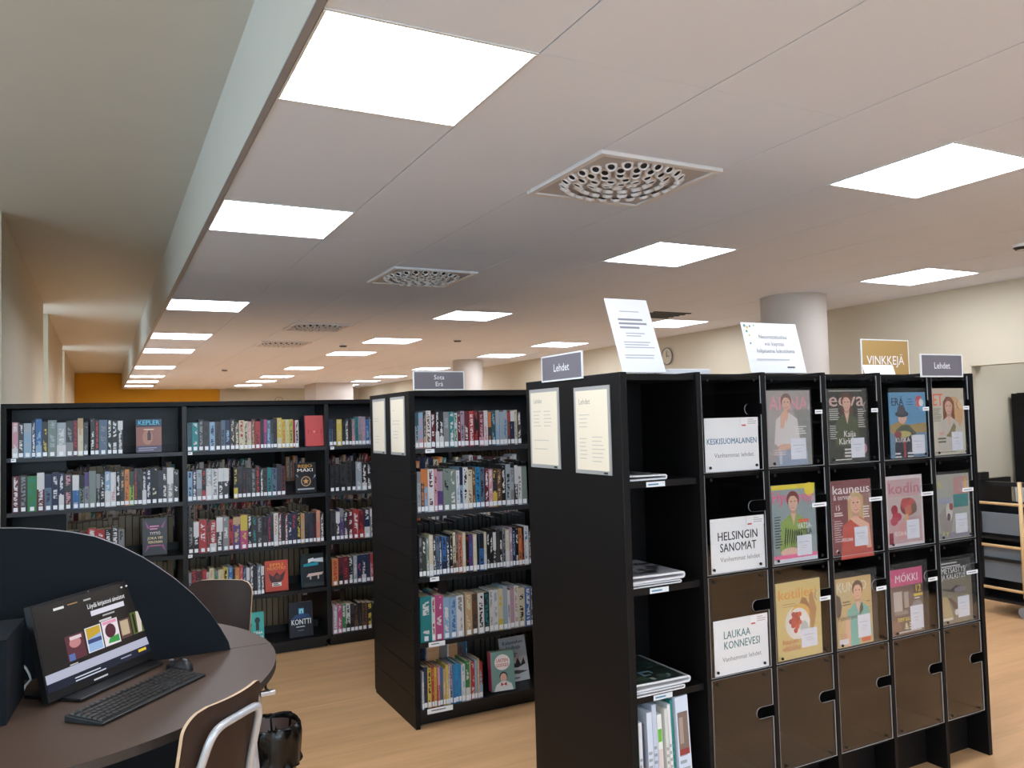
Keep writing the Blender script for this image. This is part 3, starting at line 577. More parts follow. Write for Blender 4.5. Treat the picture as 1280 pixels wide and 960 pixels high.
def listing(head=True): return ([('t', 'Lehdet', .1, .83, .10, ht, {'b': 0, 'a': 'l', 'sx': .95})] if head else [('l', .1, .5, .88, 1, .05, .03, gt)]) + [('l', .1, .45, .70, 4, .05, .012, gt), ('l', .1, .35, .40, 6, .05, .012, gt), ('l', .5, .9, .42, 7, .05, .012, gt)]
notice('framed cream Lehdet list on cabinet end, nearer the corner', .21, .29, (1.584, 2.555, 1.36), -PI/2, listing())
notice('framed cream Lehdet list on cabinet end, farther from corner', .21, .29, (1.584, 2.905, 1.368), -PI/2, [('t', 'Lehdet', .12, .85, .09, ht, {'b': 0, 'a': 'l', 'sx': .9}), ('l', .1, .4, .74, 5, .05, .012, gt), ('l', .5, .8, .74, 5, .05, .012, gt), ('l', .1, .8, .34, 2, .12, .012, gt)])
notice('framed cream list on Sota Erä bookcase end, nearer the books', .20, .28, (1.4025, 4.165, 1.395), -PI/2, [('l', .12, .3, .8, 1, .05, .012, gt), ('l', .1, .8, .6, 2, .06, .012, gt), ('l', .15, .6, .4, 3, .06, .012, gt)])
notice('framed cream list on Sota Erä bookcase end, farther from books', .20, .28, (1.4025, 4.485, 1.395), -PI/2, [('l', .15, .6, .66, 2, .05, .012, gt), ('l', .15, .6, .3, 3, .06, .012, gt)])
def stand_notice(label, w, h, loc, tilt, items):
    t = thing('standing_notice', label, 'notice', loc, rot=(-tilt, 0, 0))
    MB().box(0, 0, .001, w, .0025, h).build('acrylic_panel', m_slv, t); MB().box(.001, -.0014, .002, w-.001, -.0002, h-.001).build('paper', m_white, t)
    art(items, w, h, start=13).build('printed_text', m_print, t)
    c, s = math.cos(tilt), math.sin(tilt)
    foot = MB().add([(0, 0, 0), (w, 0, 0), (w, .12*c, .12*s), (0, .12*c, .12*s), (0, .003, .0028), (w, .003, .0028), (w, .12*c, .12*s+.0028), (0, .12*c, .12*s+.0028)], [(0, 3, 2, 1), (4, 5, 6, 7), (0, 1, 5, 4), (1, 2, 6, 5), (2, 3, 7, 6), (3, 0, 4, 7)])
    foot.build('foot', m_slv, t)
gd = (176, 176, 186)
stand_notice('tall white printed notice standing on cabinet top above open shelf', .195, .305, (1.664, 2.36, 1.7085), .36,
  [('l', .28, .78, .83, 1, .05, .012, gd), ('l', .2, .85, .725, 3, .055, .026, (140, 140, 152)), ('l', .3, .8, .53, 2, .035, .013, gd), ('l', .2, .9, .41, 3, .035, .013, gd), ('l', .15, .9, .235, 2, .035, .013, gd)])
stand_notice('wide white notice with colourful dots on the cabinet top', .305, .215, (2.276, 2.36, 1.7085), .24,
  [('e', .06, .93, .02, .03, (90, 150, 170)), ('e', .10, .9, .02, .03, (225, 190, 70)), ('e', .08, .82, .018, .025, (120, 160, 90)), ('e', .15, .92, .015, .02, (60, 120, 140)), ('e', .22, .94, .012, .016, (120, 160, 90)), ('e', .11, .74, .014, .02, (225, 190, 70)), ('e', .1, .58, .012, .02, (60, 120, 140)),
   ('t', 'Neuvottelutilaa', .52, .68, .115, (130, 130, 136), {'b': 0}), ('t', 'voi käyttää', .52, .54, .115, (130, 130, 136), {'b': 0}), ('t', 'hiljaisena lukutilana', .52, .40, .115, (130, 130, 136), {'b': 0, 'fit': .68}), ('l', .15, .85, .28, 1, .05, .03, (190, 190, 195)), ('l', .66, .86, .13, 1, .05, .03, (70, 70, 76))])
stand_notice('low white card on cabinet top in front of gold sign', .21, .055, (3.13, 2.52, 1.7085), .3, [])
tag(MB().box(2.06, 2.60, 1.7085, 2.28, 2.90, 1.742).build('paper_stack', m_white, bevel=.003), 'low stack of white paper on cabinet top behind tall notice', 'paper')

# ------------------------------------------------------------------ magazine cabinet
cab = thing('magazine_cabinet', 'black magazine cabinet with clear flap doors and open shelf column', 'cabinet')
CX = [1.618, 1.935, 2.252, 2.577, 2.904, 3.232, 3.512]; FY, BY, ZT = 2.272, 2.955, 1.7
RZ = [1.70, 1.335, .965, .598, .20]
MB().box(1.588, FY, 0, 1.618, BY, 1.706).build('end_panel', m_black, cab, bevel=.0025)
MB().box(3.512, FY, 0, 3.536, BY, 1.706).build('end_panel', m_black, cab, bevel=.0025)
for x in CX[1:-1]: MB().box(x-.010, FY, 0, x+.010, BY, 1.707).build('divider', m_black, cab, bevel=.002)
YM = 2.62
for i in range(6):
    a, b = CX[i]+(.010 if i else 0), CX[i+1]-(.010 if i < 5 else 0)
    MB().box(a, FY+.012, 1.678, b, BY, 1.70).build('top_board', m_black, cab)
    MB().box(a, YM-.01, .05, b, YM+.01, 1.678).build('back_panel', m_black, cab)
    MB().box(a, FY+.10, 0, b, FY+.12, .19).build('plinth', m_black, cab)
    for z in RZ[1:]:
        if i == 0:
            sh = MB().box(a, FY+.02, z-.035, b, YM-.01, z-.012).build('shelf', m_black, cab)
            if z > .3:
                x = 1.70; art([('r', 0, 0, 1, 1, (225, 230, 235)), ('l', .1, .9, .62, 1, .3, .3, (90, 140, 170))], .082, .018).build('shelf_label', m_print, sh, (x, FY+.0195, z-.034))
        else: MB().box(a, FY+.03, z-.02, b, YM-.01, z-.004).build('shelf', m_black, cab)
    MB().box(a, YM+.01, 1.0, b, BY, 1.02).build('rear_shelf', m_black, cab)
for z in (1.649, 1.07): MB().tube([(1.618, 2.32, z), (1.622, 2.32, z)], .006, 12).build('shelf_pin', m_steel, cab)
# clear flap doors with a finger notch on the right edge
def door_mesh(w, h):
    nz, nr, nw = h-.127 if h < .38 else h-.155, .021, .082; P = [(0, 0), (w, 0), (w, nz-nr)]
    P += [(w-nw+nr-nr*math.sin(a), nz-nr*math.cos(a)) for a in [PI*i/8 for i in range(9)]]
    P += [(w, nz+nr), (w, h), (0, h)]
    mb = MB().prism(P, 0, .004, 0, 1); e = .0022
    mb.box(w-e, -.0006, 0, w, 0, nz-nr, 1); mb.box(w-e, -.0006, nz+nr, w, 0, h, 1); mb.box(0, -.0006, 0, w-e, 0, e*.8, 1); mb.box(0, -.0006, e, e*.6, 0, h, 1)  # pale front strips paint the bright lines along the door edges
    return mb.mesh('door', [m_acr, m_edge])
dcache = {}
screw_me = MB().tube([(0, -.004, 0), (0, 0, 0)], .0055, 10).mesh('screw', m_screw)
DOORS = {}
for c in range(1, 6):
    a, b = CX[c]+.012, CX[c+1]-.014
    for r in range(4):
        z1, z0 = RZ[r]-.006, RZ[r+1]+.002; w, h = b-a, z1-z0; key = (round(w, 4), round(h, 4))
        if key not in dcache: dcache[key] = door_mesh(w, h)
        d = link('door', dcache[key], cab, (a, FY+.003, z0)); d['label'] = 'clear acrylic flap door with finger notch'
        
        for sx in (.03, w-.035):
            for sz in (.018, h-.018): link('screw', screw_me, d, (sx, 0, sz))
        DOORS[c, r] = d
        if c > 1 and r < 3:
            tw = .04 if r == 0 else .078
            if (c, r) == (2, 2) or (c, r) == (3, 2) or (c, r) == (4, 2): tw = .06
            zz = {0: .205, 1: .208, 2: .208}[r]
            mb = MB().box(w-tw, -.002, zz, w, -.0006, zz+.016, 0, lin((232, 234, 238)))
            mb.build('name_tag', m_print, d); art([('l', .1, .9, .65, 1, .3, .3, (150, 152, 158))], tw, .016).build('name_tag_print', m_print, d, (w-tw, -.0021, zz))
# the three newspaper cards in the first door column
def card(label, z, x, items):
    o = MB().box(0, 0, 0, .262, .002, .198).build('newspaper_card', m_white, None, (x, FY+.0118, z)); tag(o, label, 'card', 'white newspaper cards behind clear doors')
    art(items, .262, .198).build('printed_text', m_print, o)
    q = MB().box(0, 0, 0, .088, .0012, .034, 0, lin((240, 238, 240))).build('corner_tag', m_print, o, (.172, -.0034, .164))
    art([('r', .06, .05, .3, .2, (200, 70, 70)), ('l', .4, .9, .8, 3, .22, .08, (170, 168, 172))], .088, .034).build('corner_tag_print', m_print, q)
vl = (120, 122, 126)
card('white card reading KESKISUOMALAINEN in blue, top door', 1.3385, 1.964, [('t', 'KESKISUOMALAINEN', .5, .51, .155, (36, 110, 150), {'fit': .94}), ('t', 'Vanhemmat lehdet', .53, .26, .12, vl, {'b': 0, 'fit': .74})])
card('white card reading HELSINGIN SANOMAT in black, second door', .9685, 1.974, [('t', 'HELSINGIN', .5, .59, .225, (40, 42, 50), {'fit': .76}), ('t', 'SANOMAT', .5, .38, .225, (40, 42, 50), {'fit': .68}), ('t', 'Vanhemmat lehdet', .53, .2, .12, vl, {'b': 0, 'fit': .74})])
card('white card reading LAUKAA KONNEVESI in teal, third door', .6005, 1.972, [('t', 'LAUKAA', .17, .65, .20, (40, 120, 125), {'a': 'l', 'fit': .5}), ('t', 'KONNEVESI', .17, .46, .20, (40, 120, 125), {'a': 'l', 'fit': .68}), ('t', 'Vanhemmat lehdet', .5, .24, .12, vl, {'b': 0, 'fit': .72})])
# magazines in clear sleeves behind the doors
SK = (226, 182, 160)
def magazine(label, x, z, cw, ch, base, items, sw=.238, sh=.302, dx=0, rz=0, slip=(.46, .07, .36, .28)):
    o = MB().box(0, 0, 0, cw, .004, ch, 0, lin(base)).build('magazine', m_print, None, (x+dx, FY+.0125, z+.004)); tag(o, label, 'magazine', 'magazines behind the clear doors')
    n = MB(); art([('r', 0, 0, 1, 1, base)] + items, cw, ch, eps=.00005, mb=n); n.build('cover_print', m_gloss, o)
    sl = MB().box(-dx-.003, -.0032, -.003, sw-dx-.003, -.0028, sh-.003); sl.build('sleeve', m_slv, o)
    sx, sz, w2, h2 = slip; q = MB().box(0, 0, 0, w2*cw, .0003, h2*ch, 0, lin((228, 230, 240))).build('loan_slip', m_print, o, (sx*cw, -.0026, sz*ch))
    art([('l', .15, .9, .68, 1, .1, .02, (150, 155, 175)), ('l', .3, .75, .5, 2, .12, .02, (175, 178, 192))], w2*cw, h2*ch, eps=.00005).build('loan_slip_print', m_print, q)
z1, z2, z3 = 1.339, .968, .601
magazine('magazine with woman in white blouse and pale pink masthead', 2.277, z1, .230, .293, (176, 168, 166), [('r', .62, 0, 1, .75, (150, 150, 146)), ('t', 'ANNA', .5, .74, .26, (228, 160, 172), {'fit': .9})] + person(.44, .95, .22, (130, 104, 92), SK, (222, 216, 214)) + [('p', [(.2, .62), (.28, .64), (.38, .3), (.2, .26), (.15, .4)], (222, 216, 214)), ('p', [(.3, .68), (.42, .76), (.46, .72), (.36, .5), (.28, .5)], SK), ('r', .2, .0, .9, .2, (160, 170, 190)), ('r', .24, .02, .3, .2, (200, 208, 220)), ('p', [(.2, .2), (.7, .24), (.7, .3), (.25, .28)], SK), ('l', .62, .9, .52, 4, .03, .014, (236, 232, 230)), ('l', .12, .5, .22, 3, .03, .012, (225, 200, 200))], slip=(.50, .08, .36, .28))
magazine('eeva magazine with dark green cover and dark-haired woman', 2.602, z1, .228, .298, (62, 66, 58), [('t', 'eeva', .5, .76, .28, (222, 190, 184), {'fit': .92})] + person(.5, .93, .24, (104, 70, 56), SK, (84, 96, 66), .3) + [('l', .05, .3, .73, 6, .028, .014, (205, 205, 198)), ('l', .05, .26, .5, 7, .028, .014, (190, 190, 184)), ('l', .78, .97, .72, 9, .03, .014, (205, 200, 190)), ('t', 'Kaija', .55, .34, .12, (240, 234, 232)), ('t', 'Kärk', .42, .24, .12, (240, 234, 232)), ('l', .4, .62, .18, 3, .045, .025, (224, 218, 214)), ('l', .1, .6, .04, 1, .03, .014, (220, 220, 215)), ('r', .05, .965, .9, .975, (220, 216, 210)), ('e', .92, .17, .06, .07, (210, 150, 160))], slip=(.56, .05, .35, .27))
magazine('ERÄ magazine with blue cover and man holding a fish', 2.975, z1, .236, .28, (104, 160, 198), [('r', 0, 0, 1, .40, (120, 150, 176)), ('p', [(0, .38), (0, .5), (.25, .56), (.5, .5), (1, .53), (1, .38)], (176, 150, 96)), ('t', 'ERÄ', .22, .80, .17, (24, 34, 66), {'fit': .34}), ('e', .82, .86, .10, .09, (208, 92, 90)), ('e', .88, .84, .06, .06, (226, 220, 216)), ('p', [(.1, .0), (.12, .3), (.3, .4), (.55, .38), (.62, .0)], (44, 48, 60)), ('r', .34, 0, .4, .3, (170, 60, 70)), ('e', .34, .62, .12, .10, SK), ('e', .33, .67, .18, .05, (54, 58, 64)), ('e', .32, .73, .11, .08, (80, 84, 92)), ('p', [(.14, .42), (.3, .5), (.5, .5), (.72, .36), (.6, .34), (.4, .34), (.25, .32)], (92, 98, 78)), ('e', .36, .36, .2, .05, (196, 186, 120)), ('e', .2, .36, .1, .05, (150, 72, 80)), ('t', 'KUSKA', .32, .24, .10, (238, 238, 240), {'fit': .4}), ('l', .48, .68, .9, 3, .04, .012, (60, 90, 130)), ('l', .1, .3, .08, 2, .05, .025, (230, 230, 232)), ('l', .44, .62, .08, 2, .05, .025, (230, 230, 232))], slip=(.56, .05, .36, .29))
magazine('pale magazine with long-haired woman and coral masthead', 3.250, z1, .228, .296, (214, 206, 188), [('e', .66, .62, .3, .26, (222, 180, 130)), ('t', 'ET', .2, .74, .26, (250, 130, 100), {'fit': .32})] + person(.52, .86, .26, (140, 84, 58), SK, (206, 200, 190), .55) + [('p', [(.4, .28), (.62, .25), (.72, .42), (.66, .48), (.5, .34)], (150, 140, 96)), ('t', 'voi', .28, .3, .09, (250, 130, 100)), ('l', .05, .28, .7, 7, .03, .013, (150, 145, 130)), ('l', .15, .5, .26, 2, .05, .025, (110, 110, 90)), ('l', .05, .9, .05, 1, .03, .012, (140, 140, 130))], slip=(.56, .06, .34, .28))
magazine('magazine with red-haired woman in zebra-green shirt, pink masthead', 2.281, z2, .232, .298, (150, 166, 168), [('r', 0, .94, 1, 1, (232, 214, 60)), ('t', 'Hyvä', .25, .77, .22, (240, 100, 150), {'fit': .5}), ('t', 'terveys', .72, .77, .20, (240, 100, 150), {'fit': .5}), ('e', .87, .92, .12, .09, (236, 218, 60))] + person(.48, .90, .25, (124, 46, 34), (226, 184, 160), (150, 176, 90)) + [('p', [(.26+.05*i, .18+.02*(i % 3)), (.31+.05*i, .42-.01*i), (.29+.05*i, .46-.01*i), (.25+.05*i, .26)], (34, 44, 28)) for i in range(8)] + [('p', [(.34+.06*i, .05), (.40+.06*i, .16), (.36+.06*i, .2), (.32+.06*i, .12)], (34, 44, 28)) for i in range(4)] + [('e', .38, .13, .22, .06, (232, 192, 172)), ('t', 'VATSA-', .73, .42, .10, (238, 240, 240), {'fit': .34}), ('t', 'LESTILA', .7, .34, .10, (52, 60, 60), {'fit': .38}), ('r', .58, .5, .82, .54, (240, 110, 80)), ('l', .04, .2, .6, 12, .035, .016, (70, 80, 86)), ('r', 0, .05, 1, .10, (240, 120, 165)), ('r', 0, 0, 1, .05, (222, 226, 236))], slip=(.53, .07, .34, .26))
magazine('kauneus & terveys magazine with blonde woman in coral top', 2.602, z2, .234, .296, (140, 80, 82), [('r', .5, 0, 1, .8, (160, 120, 108))] + person(.60, .83, .30, (208, 178, 130), (236, 186, 160), (204, 92, 80), .6) + [('p', [(.24, 0), (.3, .36), (.48, .46), (.62, .38), (.66, 0)], (206, 92, 78)), ('p', [(.42, .48), (.6, .5), (.92, .38), (.96, .05), (.84, .05), (.78, .3)], (236, 188, 164)), ('t', 'kauneus', .5, .82, .17, (246, 240, 240), {'fit': .94}), ('t', '& terveys', .28, .74, .10, (240, 226, 226), {'fit': .46}), ('t', '15', .15, .60, .10, (244, 236, 236)), ('l', .06, .28, .57, 2, .03, .018, (240, 226, 226)), ('l', .05, .26, .46, 10, .03, .013, (216, 186, 186)), ('l', .78, .96, .63, 5, .035, .018, (240, 228, 224)), ('t', 'PERUNA', .36, .17, .07, (244, 236, 236), {'fit': .28}), ('r', .07, .04, .13, .06, (240, 236, 236)), ('r', .085, .025, .115, .075, (240, 236, 236))], slip=(.53, .09, .34, .26))
magazine('pale pink flower magazine titled kodin with white border', 2.925, z2, .236, .296, (226, 216, 220), [('r', .05, .04, .95, .95, (204, 172, 174)), ('t', 'kodin', .5, .75, .22, (190, 122, 130), {'fit': .86}), ('r', .05, .4, .95, .7, (204, 188, 186)), ('e', .6, .55, .22, .13, (150, 80, 78)), ('e', .5, .6, .1, .08, (196, 84, 84)), ('e', .68, .6, .09, .07, (208, 96, 92)), ('e', .6, .5, .1, .07, (206, 120, 96)), ('e', .75, .52, .08, .07, (130, 104, 92)), ('e', .22, .52, .09, .07, (170, 52, 70)), ('e', .28, .42, .13, .06, (190, 64, 84)), ('e', .2, .36, .1, .06, (196, 84, 100)), ('r', .5, .32, .58, .45, (226, 180, 130)), ('r', .3, .1, .5, .34, (216, 160, 160)), ('r', .05, .04, .16, .2, (150, 44, 62)), ('t', 'ILOA KU', .4, .15, .09, (240, 232, 232), {'fit': .4})], slip=(.52, .09, .34, .27))
magazine('pale grey craft magazine with teal and pink pictures', 3.254, z2, .230, .285, (176, 176, 168), [('r', .52, .66, .95, .95, (196, 150, 148)), ('r', .5, .48, .95, .68, (70, 140, 140)), ('t', 'k', .12, .8, .16, (216, 206, 60)), ('r', .86, .7, .92, .94, (216, 180, 80)), ('p', [(.05, .4), (.3, .5), (.5, .4), (.4, .1), (.1, .1)], (160, 152, 148)), ('e', .36, .42, .1, .14, (216, 210, 206)), ('e', .34, .34, .05, .06, (90, 74, 84)), ('e', .42, .5, .06, .06, (160, 90, 80)), ('r', .05, .02, .95, .1, (150, 146, 162)), ('t', 'k y', .22, .06, .12, (220, 216, 80)), ('r', .05, .55, .45, .64, (160, 164, 186))], slip=(.52, .08, .36, .3))
magazine('yellow kotiliesi magazine with white bowl of berries', 2.283, z3, .236, .292, (216, 194, 128), [('t', 'kotiliesi', .48, .78, .19, (226, 150, 44), {'fit': .88}), ('p', [(.5, .68), (.58, .78), (.66, .76), (.82, .56), (.76, .5)], (160, 108, 66)), ('p', [(.74, .8), (.8, .84), (.9, .6), (.84, .4), (.76, .3), (.72, .56)], (184, 134, 80)), ('e', .46, .46, .28, .22, (230, 226, 220)), ('e', .52, .56, .22, .14, (224, 178, 90)), ('e', .48, .46, .24, .19, (238, 232, 228))] + [('e', .42+.11*math.cos(i*2.4)*(i/16), .48+.13*math.sin(i*2.4)*(i/16), .045, .034, ((196, 56, 44), (214, 84, 50), (170, 40, 40))[i % 3]) for i in range(18)] + [('e', .6, .38, .09, .09, (196, 200, 196)), ('t', 'hapan', .28, .2, .10, (200, 80, 44), {'fit': .36, 'b': 0}), ('t', 'vilttiliha', .3, .11, .11, (200, 80, 44), {'fit': .4, 'b': 0}), ('l', .12, .5, .72, 2, .03, .01, (180, 150, 90))], slip=(.52, .12, .36, .24))
magazine('magazine with woman in turquoise top on sandy yellow cover', 2.607, z3, .205, .272, (212, 182, 128), [('r', 0, .62, .45, .9, (206, 184, 140)), ('t', 'KUNTO', .44, .80, .20, (230, 222, 204), {'fit': .86})] + person(.6, .93, .27, (92, 62, 48), (236, 186, 160), (120, 190, 178)) + [('p', [(.3, .0), (.38, .36), (.5, .46), (.62, .34), (.6, 0)], (122, 192, 180)), ('p', [(.2, 0), (.24, .4), (.36, .44), (.36, 0)], (232, 184, 158)), ('p', [(.0, .44), (.1, .46), (.14, .6), (.1, .74), (0, .78)], (70, 58, 66)), ('p', [(.62, .42), (.74, .5), (.72, .62), (.66, .56)], (70, 46, 40)), ('t', 'Painotreeni', .3, .39, .10, (60, 62, 56), {'fit': .56}), ('l', .16, .4, .66, 2, .04, .018, (120, 96, 60)), ('l', .85, .96, .62, 1, .2, .012, (110, 86, 50)), ('l', .06, .34, .2, 3, .03, .012, (200, 140, 110)), ('r', .66, .03, .92, .09, (226, 100, 70)), ('r', .04, .04, .3, .12, (226, 226, 230))], sh=.302, slip=(.56, .10, .36, .33))
magazine('MÖKKI magazine with pink banner and garden terrace photo', 2.929, z3, .205, .272, (112, 92, 88), [('r', 0, .74, 1, 1, (214, 96, 140)), ('t', 'MÖKKI', .5, .80, .16, (240, 230, 234), {'fit': .72}), ('r', .08, .36, .34, .66, (196, 186, 180)), ('r', .4, .4, .54, .64, (176, 164, 156)), ('r', .1, .3, .5, .36, (150, 140, 132)), ('t', '12', .84, .62, .15, (236, 208, 60)), ('r', .7, .55, .98, .59, (226, 200, 60)), ('l', .72, .95, .53, 1, .03, .02, (240, 236, 230)), ('t', 'terassi', .42, .2, .12, (232, 206, 60), {'fit': .5}), ('t', '&', .44, .07, .14, (240, 226, 180)), ('l', .52, .7, .17, 3, .04, .022, (230, 220, 200)), ('p', [(0, 0), (.3, .1), (.2, .2), (0, .25)], (150, 112, 98)), ('e', .8, .42, .16, .07, (150, 146, 144)), ('r', .2, .025, .9, .045, (216, 208, 205))], slip=(.56, .05, .40, .36))
magazine('METSÄSTYS JA KALASTUS magazine with bird photo, dark banner', 3.254, z3, .212, .274, (138, 130, 112), [('r', 0, .72, 1, 1, (58, 60, 62)), ('l', .04, .8, .97, 2, .05, .02, (222, 222, 220)), ('t', 'METSÄSTYS', .42, .80, .13, (236, 236, 232), {'fit': .78}), ('t', 'JA KALASTUS', .42, .71, .11, (236, 236, 232), {'fit': .78}), ('p', [(0, .58), (.3, .54), (.5, .6), (.7, .56), (.6, .48), (.3, .5), (.1, .54)], (56, 52, 50)), ('e', .62, .52, .2, .05, (150, 140, 150)), ('p', [(.2, .42), (.3, .4), (.5, .3), (.5, .16), (.38, .24)], (84, 66, 60)), ('e', .47, .17, .06, .05, (226, 224, 220)), ('p', [(0, .46), (.2, .42), (.36, .1), (0, .08)], (184, 168, 124)), ('r', .0, .06, .34, .10, (226, 222, 210))], sh=.295, slip=(.50, .08, .38, .33))

# newspapers lying folded in the open column
def newspaper(label, x1, w, y0, z, th, d, cols, rz=0, top=None):
    """folded stack: fold at the right, pages as a bent ribbon"""
    o = thing('newspaper', label, 'newspaper', (x1-w, y0, z), rz, 'folded newspapers in the open column')
    t = th*.30; N = 10; out = [(0, 0), (w*.5, .0)]; inn = [(0, t), (w*.5, t)]
    for i in range(N+1):
        a = -PI/2+PI*i/N; out.append((w-th/2+th/2*math.cos(a), th/2+th/2*math.sin(a))); inn.append((w-th/2+(th/2-t)*math.cos(a), th/2+(th/2-t)*math.sin(a)))
    out += [(w*.5, th*1.02), (0, th*1.12)]; inn += [(w*.5, th*1.02-t), (0, th*1.12-t)]
    P = out+inn[::-1]; n = len(out); vs = [(a, 0, b) for a, b in P]+[(a, d, b) for a, b in P]; m = len(P)
    mb = MB(); cc = [lin(c) for c in cols]
    for i in range(n-1): mb.add([vs[i], vs[i+1], vs[m-2-i], vs[m-1-i]], [(0, 1, 2, 3)], 0, cc[0]); mb.add([vs[m+i], vs[m+i+1], vs[m+m-2-i], vs[m+m-1-i]], [(3, 2, 1, 0)], 0, cc[0])
    for i in range(m):
        j = (i+1) % m; mb.add([vs[i], vs[m+i], vs[m+j], vs[j]], [(0, 1, 2, 3)], 0, cc[1] if i < n else cc[0])
    mb.build('folded_sheets', m_print, o)
    if top:
        tb = MB(); rr = random.Random(top)
        if top > 50: tb.add([(.02*w, .01*d, th*1.12+.0005), (.5*w, .01*d, th*1.02+.0005), (.9*w, .01*d, th*1.02+.0005), (.9*w, .97*d, th*1.02+.0005), (.5*w, .97*d, th*1.02+.0005), (.02*w, .97*d, th*1.12+.0005)], [(0, 1, 4, 5), (1, 2, 3, 4)], 0, lin((36, 52, 46)))
        for i in range(40):
            a, b = rr.uniform(.04, .75), rr.uniform(.03, .85); q = rr.choice([(70, 72, 78), (120, 122, 128), (44, 46, 52), (150, 150, 155)] if top < 50 else [(40, 60, 50), (110, 150, 165), (30, 36, 34), (150, 160, 150), (64, 84, 70)])
            x0, xb, yy0, yy1 = a*w, min(.93, a+rr.uniform(.06, .25))*w, b*d, min(.98, b+rr.uniform(.02, .14))*d
            zf = lambda x: (th*1.02+(th*.1)*(1-x/(w*.5)) if x < w*.5 else th*1.0+th*.02)+.0006+i*.00004
            tb.add([(x0, yy0, zf(x0)), (xb, yy0, zf(xb)), (xb, yy1, zf(xb)), (x0, yy1, zf(x0))], [(0, 1, 2, 3)], 0, lin(q))
        tb.build('front_page', m_print, o)
pw, pgr = (222, 222, 226), (170, 172, 178)
newspaper('thin folded newspaper on the upper shelf of open column', 1.80, .175, 2.30, 1.3245, .018, .27, [pw, pgr], top=3)
newspaper('folded newspaper, lowest of the middle shelf pile', 1.845, .222, 2.296, .9545, .012, .28, [pw, pgr])
newspaper('folded newspaper on top of the middle shelf pile', 1.865, .24, 2.30, .9685, .024, .28, [pw, pgr], top=5)
newspaper('folded newspaper, lowest of the lower shelf pile', 1.835, .212, 2.285, .5875, .014, .29, [pw, pgr])
newspaper('folded newspaper with dark green photo on the lower shelf pile', 1.865, .24, 2.29, .6035, .024, .29, [pw, pgr], top=55)
# brochures standing upright in the bottom compartment
UP = [((120, 160, 150), 'pale green', .46, .008), ((226, 226, 232), 'white', .44, .014), ((60, 62, 90), 'navy striped', .43, .006), ((214, 222, 236), 'bluish white', .47, .022), ((200, 208, 226), 'pale blue rolled', .49, .018), ((236, 236, 232), 'white with green square', .45, .020), ((216, 214, 206), 'cream', .47, .012), ((228, 230, 232), 'light grey', .48, .012), ((40, 140, 135), 'teal edged', .49, .008), ((214, 222, 238), 'pale blue with photo', .50, .055)]
x = 1.625
for i, (c, nm, zt, w) in enumerate(UP):
    h = zt+.055-.19; tl = -.02-.012*i
    o = tag(MB().box(0, 0, 0, w, .2+.02*(i % 3), h, 0, lin(c)).build('brochure', m_print, None, (x, 2.292+.006*(i % 3), .1895+.004)), '%s brochure standing in the bottom of open column' % nm, 'brochure', 'upright brochures in the open column')
    o.rotation_euler = (0, tl*.35, 0)
    it = [('l', .1, .9, .6, 6, .07, .03, tuple(int(v*.75) for v in c))]
    if 'square' in nm: it = [('r', .1, .70, .9, .84, (110, 190, 60)), ('r', .05, .1, .95, .62, (222, 206, 204))]
    if 'green' == nm[-5:]: it = [('r', 0, .3, 1, .8, (90, 150, 130))]
    if 'navy' in nm: it = [('r', 0, .2, 1, .5, (216, 120, 80))]
    art(it, w, h).build('cover_print', m_print, o)
    if 'photo' in nm: art([('r', .1, .5, .9, .85, (130, 110, 100)), ('r', .2, .55, .5, .8, (170, 150, 140)), ('r', .1, .44, .9, .5, (150, 60, 60)), ('r', .2, .26, .6, .3, (50, 56, 80))], w, h, start=3).build('front_photo', m_print, o)
    x += w+.007

# ------------------------------------------------------------------ round table with divider
TC = (-.312, 3.13); TR = .88; TZ = .73; PY = 3.163
tb = thing('round_table', 'round dark computer table with arched blue grey divider', 'table', (TC[0], TC[1], 0))
def half(sgn):
    n = 48; c0 = PY-TC[1]; a0 = math.asin((c0+sgn*.002)/TR); P = []
    A, B = (a0, PI-a0) if sgn > 0 else (PI-a0, 2*PI+a0)
    for i in range(n+1): a = A+(B-A)*i/n; P.append((TR*math.cos(a), TR*math.sin(a)))
    return P
for s in (-1, 1):
    P = half(s); mb = MB().prism(P, TZ-.026, TZ, 0, 1, axis='z'); mb.build('table_top', [m_desk, m_dedge], tb, bevel=.002)
pan = [(.735, 0), (.728, .03), (.70, .085), (.665, .144), (.61, .215), (.55, .277), (.49, .329), (.445, .365), (.37, .414), (.293, .453), (.22, .475), (.15, .490), (.07, .502), (0, .507)]
P = pan+[(-a, b) for a, b in pan[-2::-1]]
MB().prism([(a, TZ+.001+b) for a, b in P], PY-TC[1]-.016, PY-TC[1]+.016, 0, 1).build('divider', [m_felt, mat('grey divider edging', (120, 122, 126), .5)], tb)
for a in (-.09, 2.0, 4.1):
    x, y = .83*math.cos(a), .83*math.sin(a)
    MB().tube([(x*.93, y*.93, TZ-.026), (x, y, .0)], .018, 14).build('leg', m_tube, tb, smooth=True)
MB().box(-.76, PY-TC[1]-.012, .10, .755, PY-TC[1]+.012, TZ-.026).build('modesty_panel', m_felt, tb)
# cable hook under the table edge
t = thing('cable_hook', 'small chrome hook clipped under the table edge', 'hook', (.49, 2.82, .70))
MB().tube([(0, 0, .004), (0, 0, -.03), (.01, -.005, -.04)], .004, 8).build('stem', m_blackm, t)
MB().box(-.02, -.018, -.052, .03, .004, -.036).build('clip', m_steel, t, bevel=.003)
# low felt box beside the monitor
t = thing('desk_screen', 'low dark felt box on the table at the left edge', 'partition', (0, 0, 0))
mb = MB(); A = [(-.42, 2.695), (-.24, 2.695), (-.217, 2.98), (-.42, 2.98)]; mb.prism(A, TZ+.001, .968, 0, 0, axis='z'); mb.build('felt_block', m_felt, t, bevel=.004)

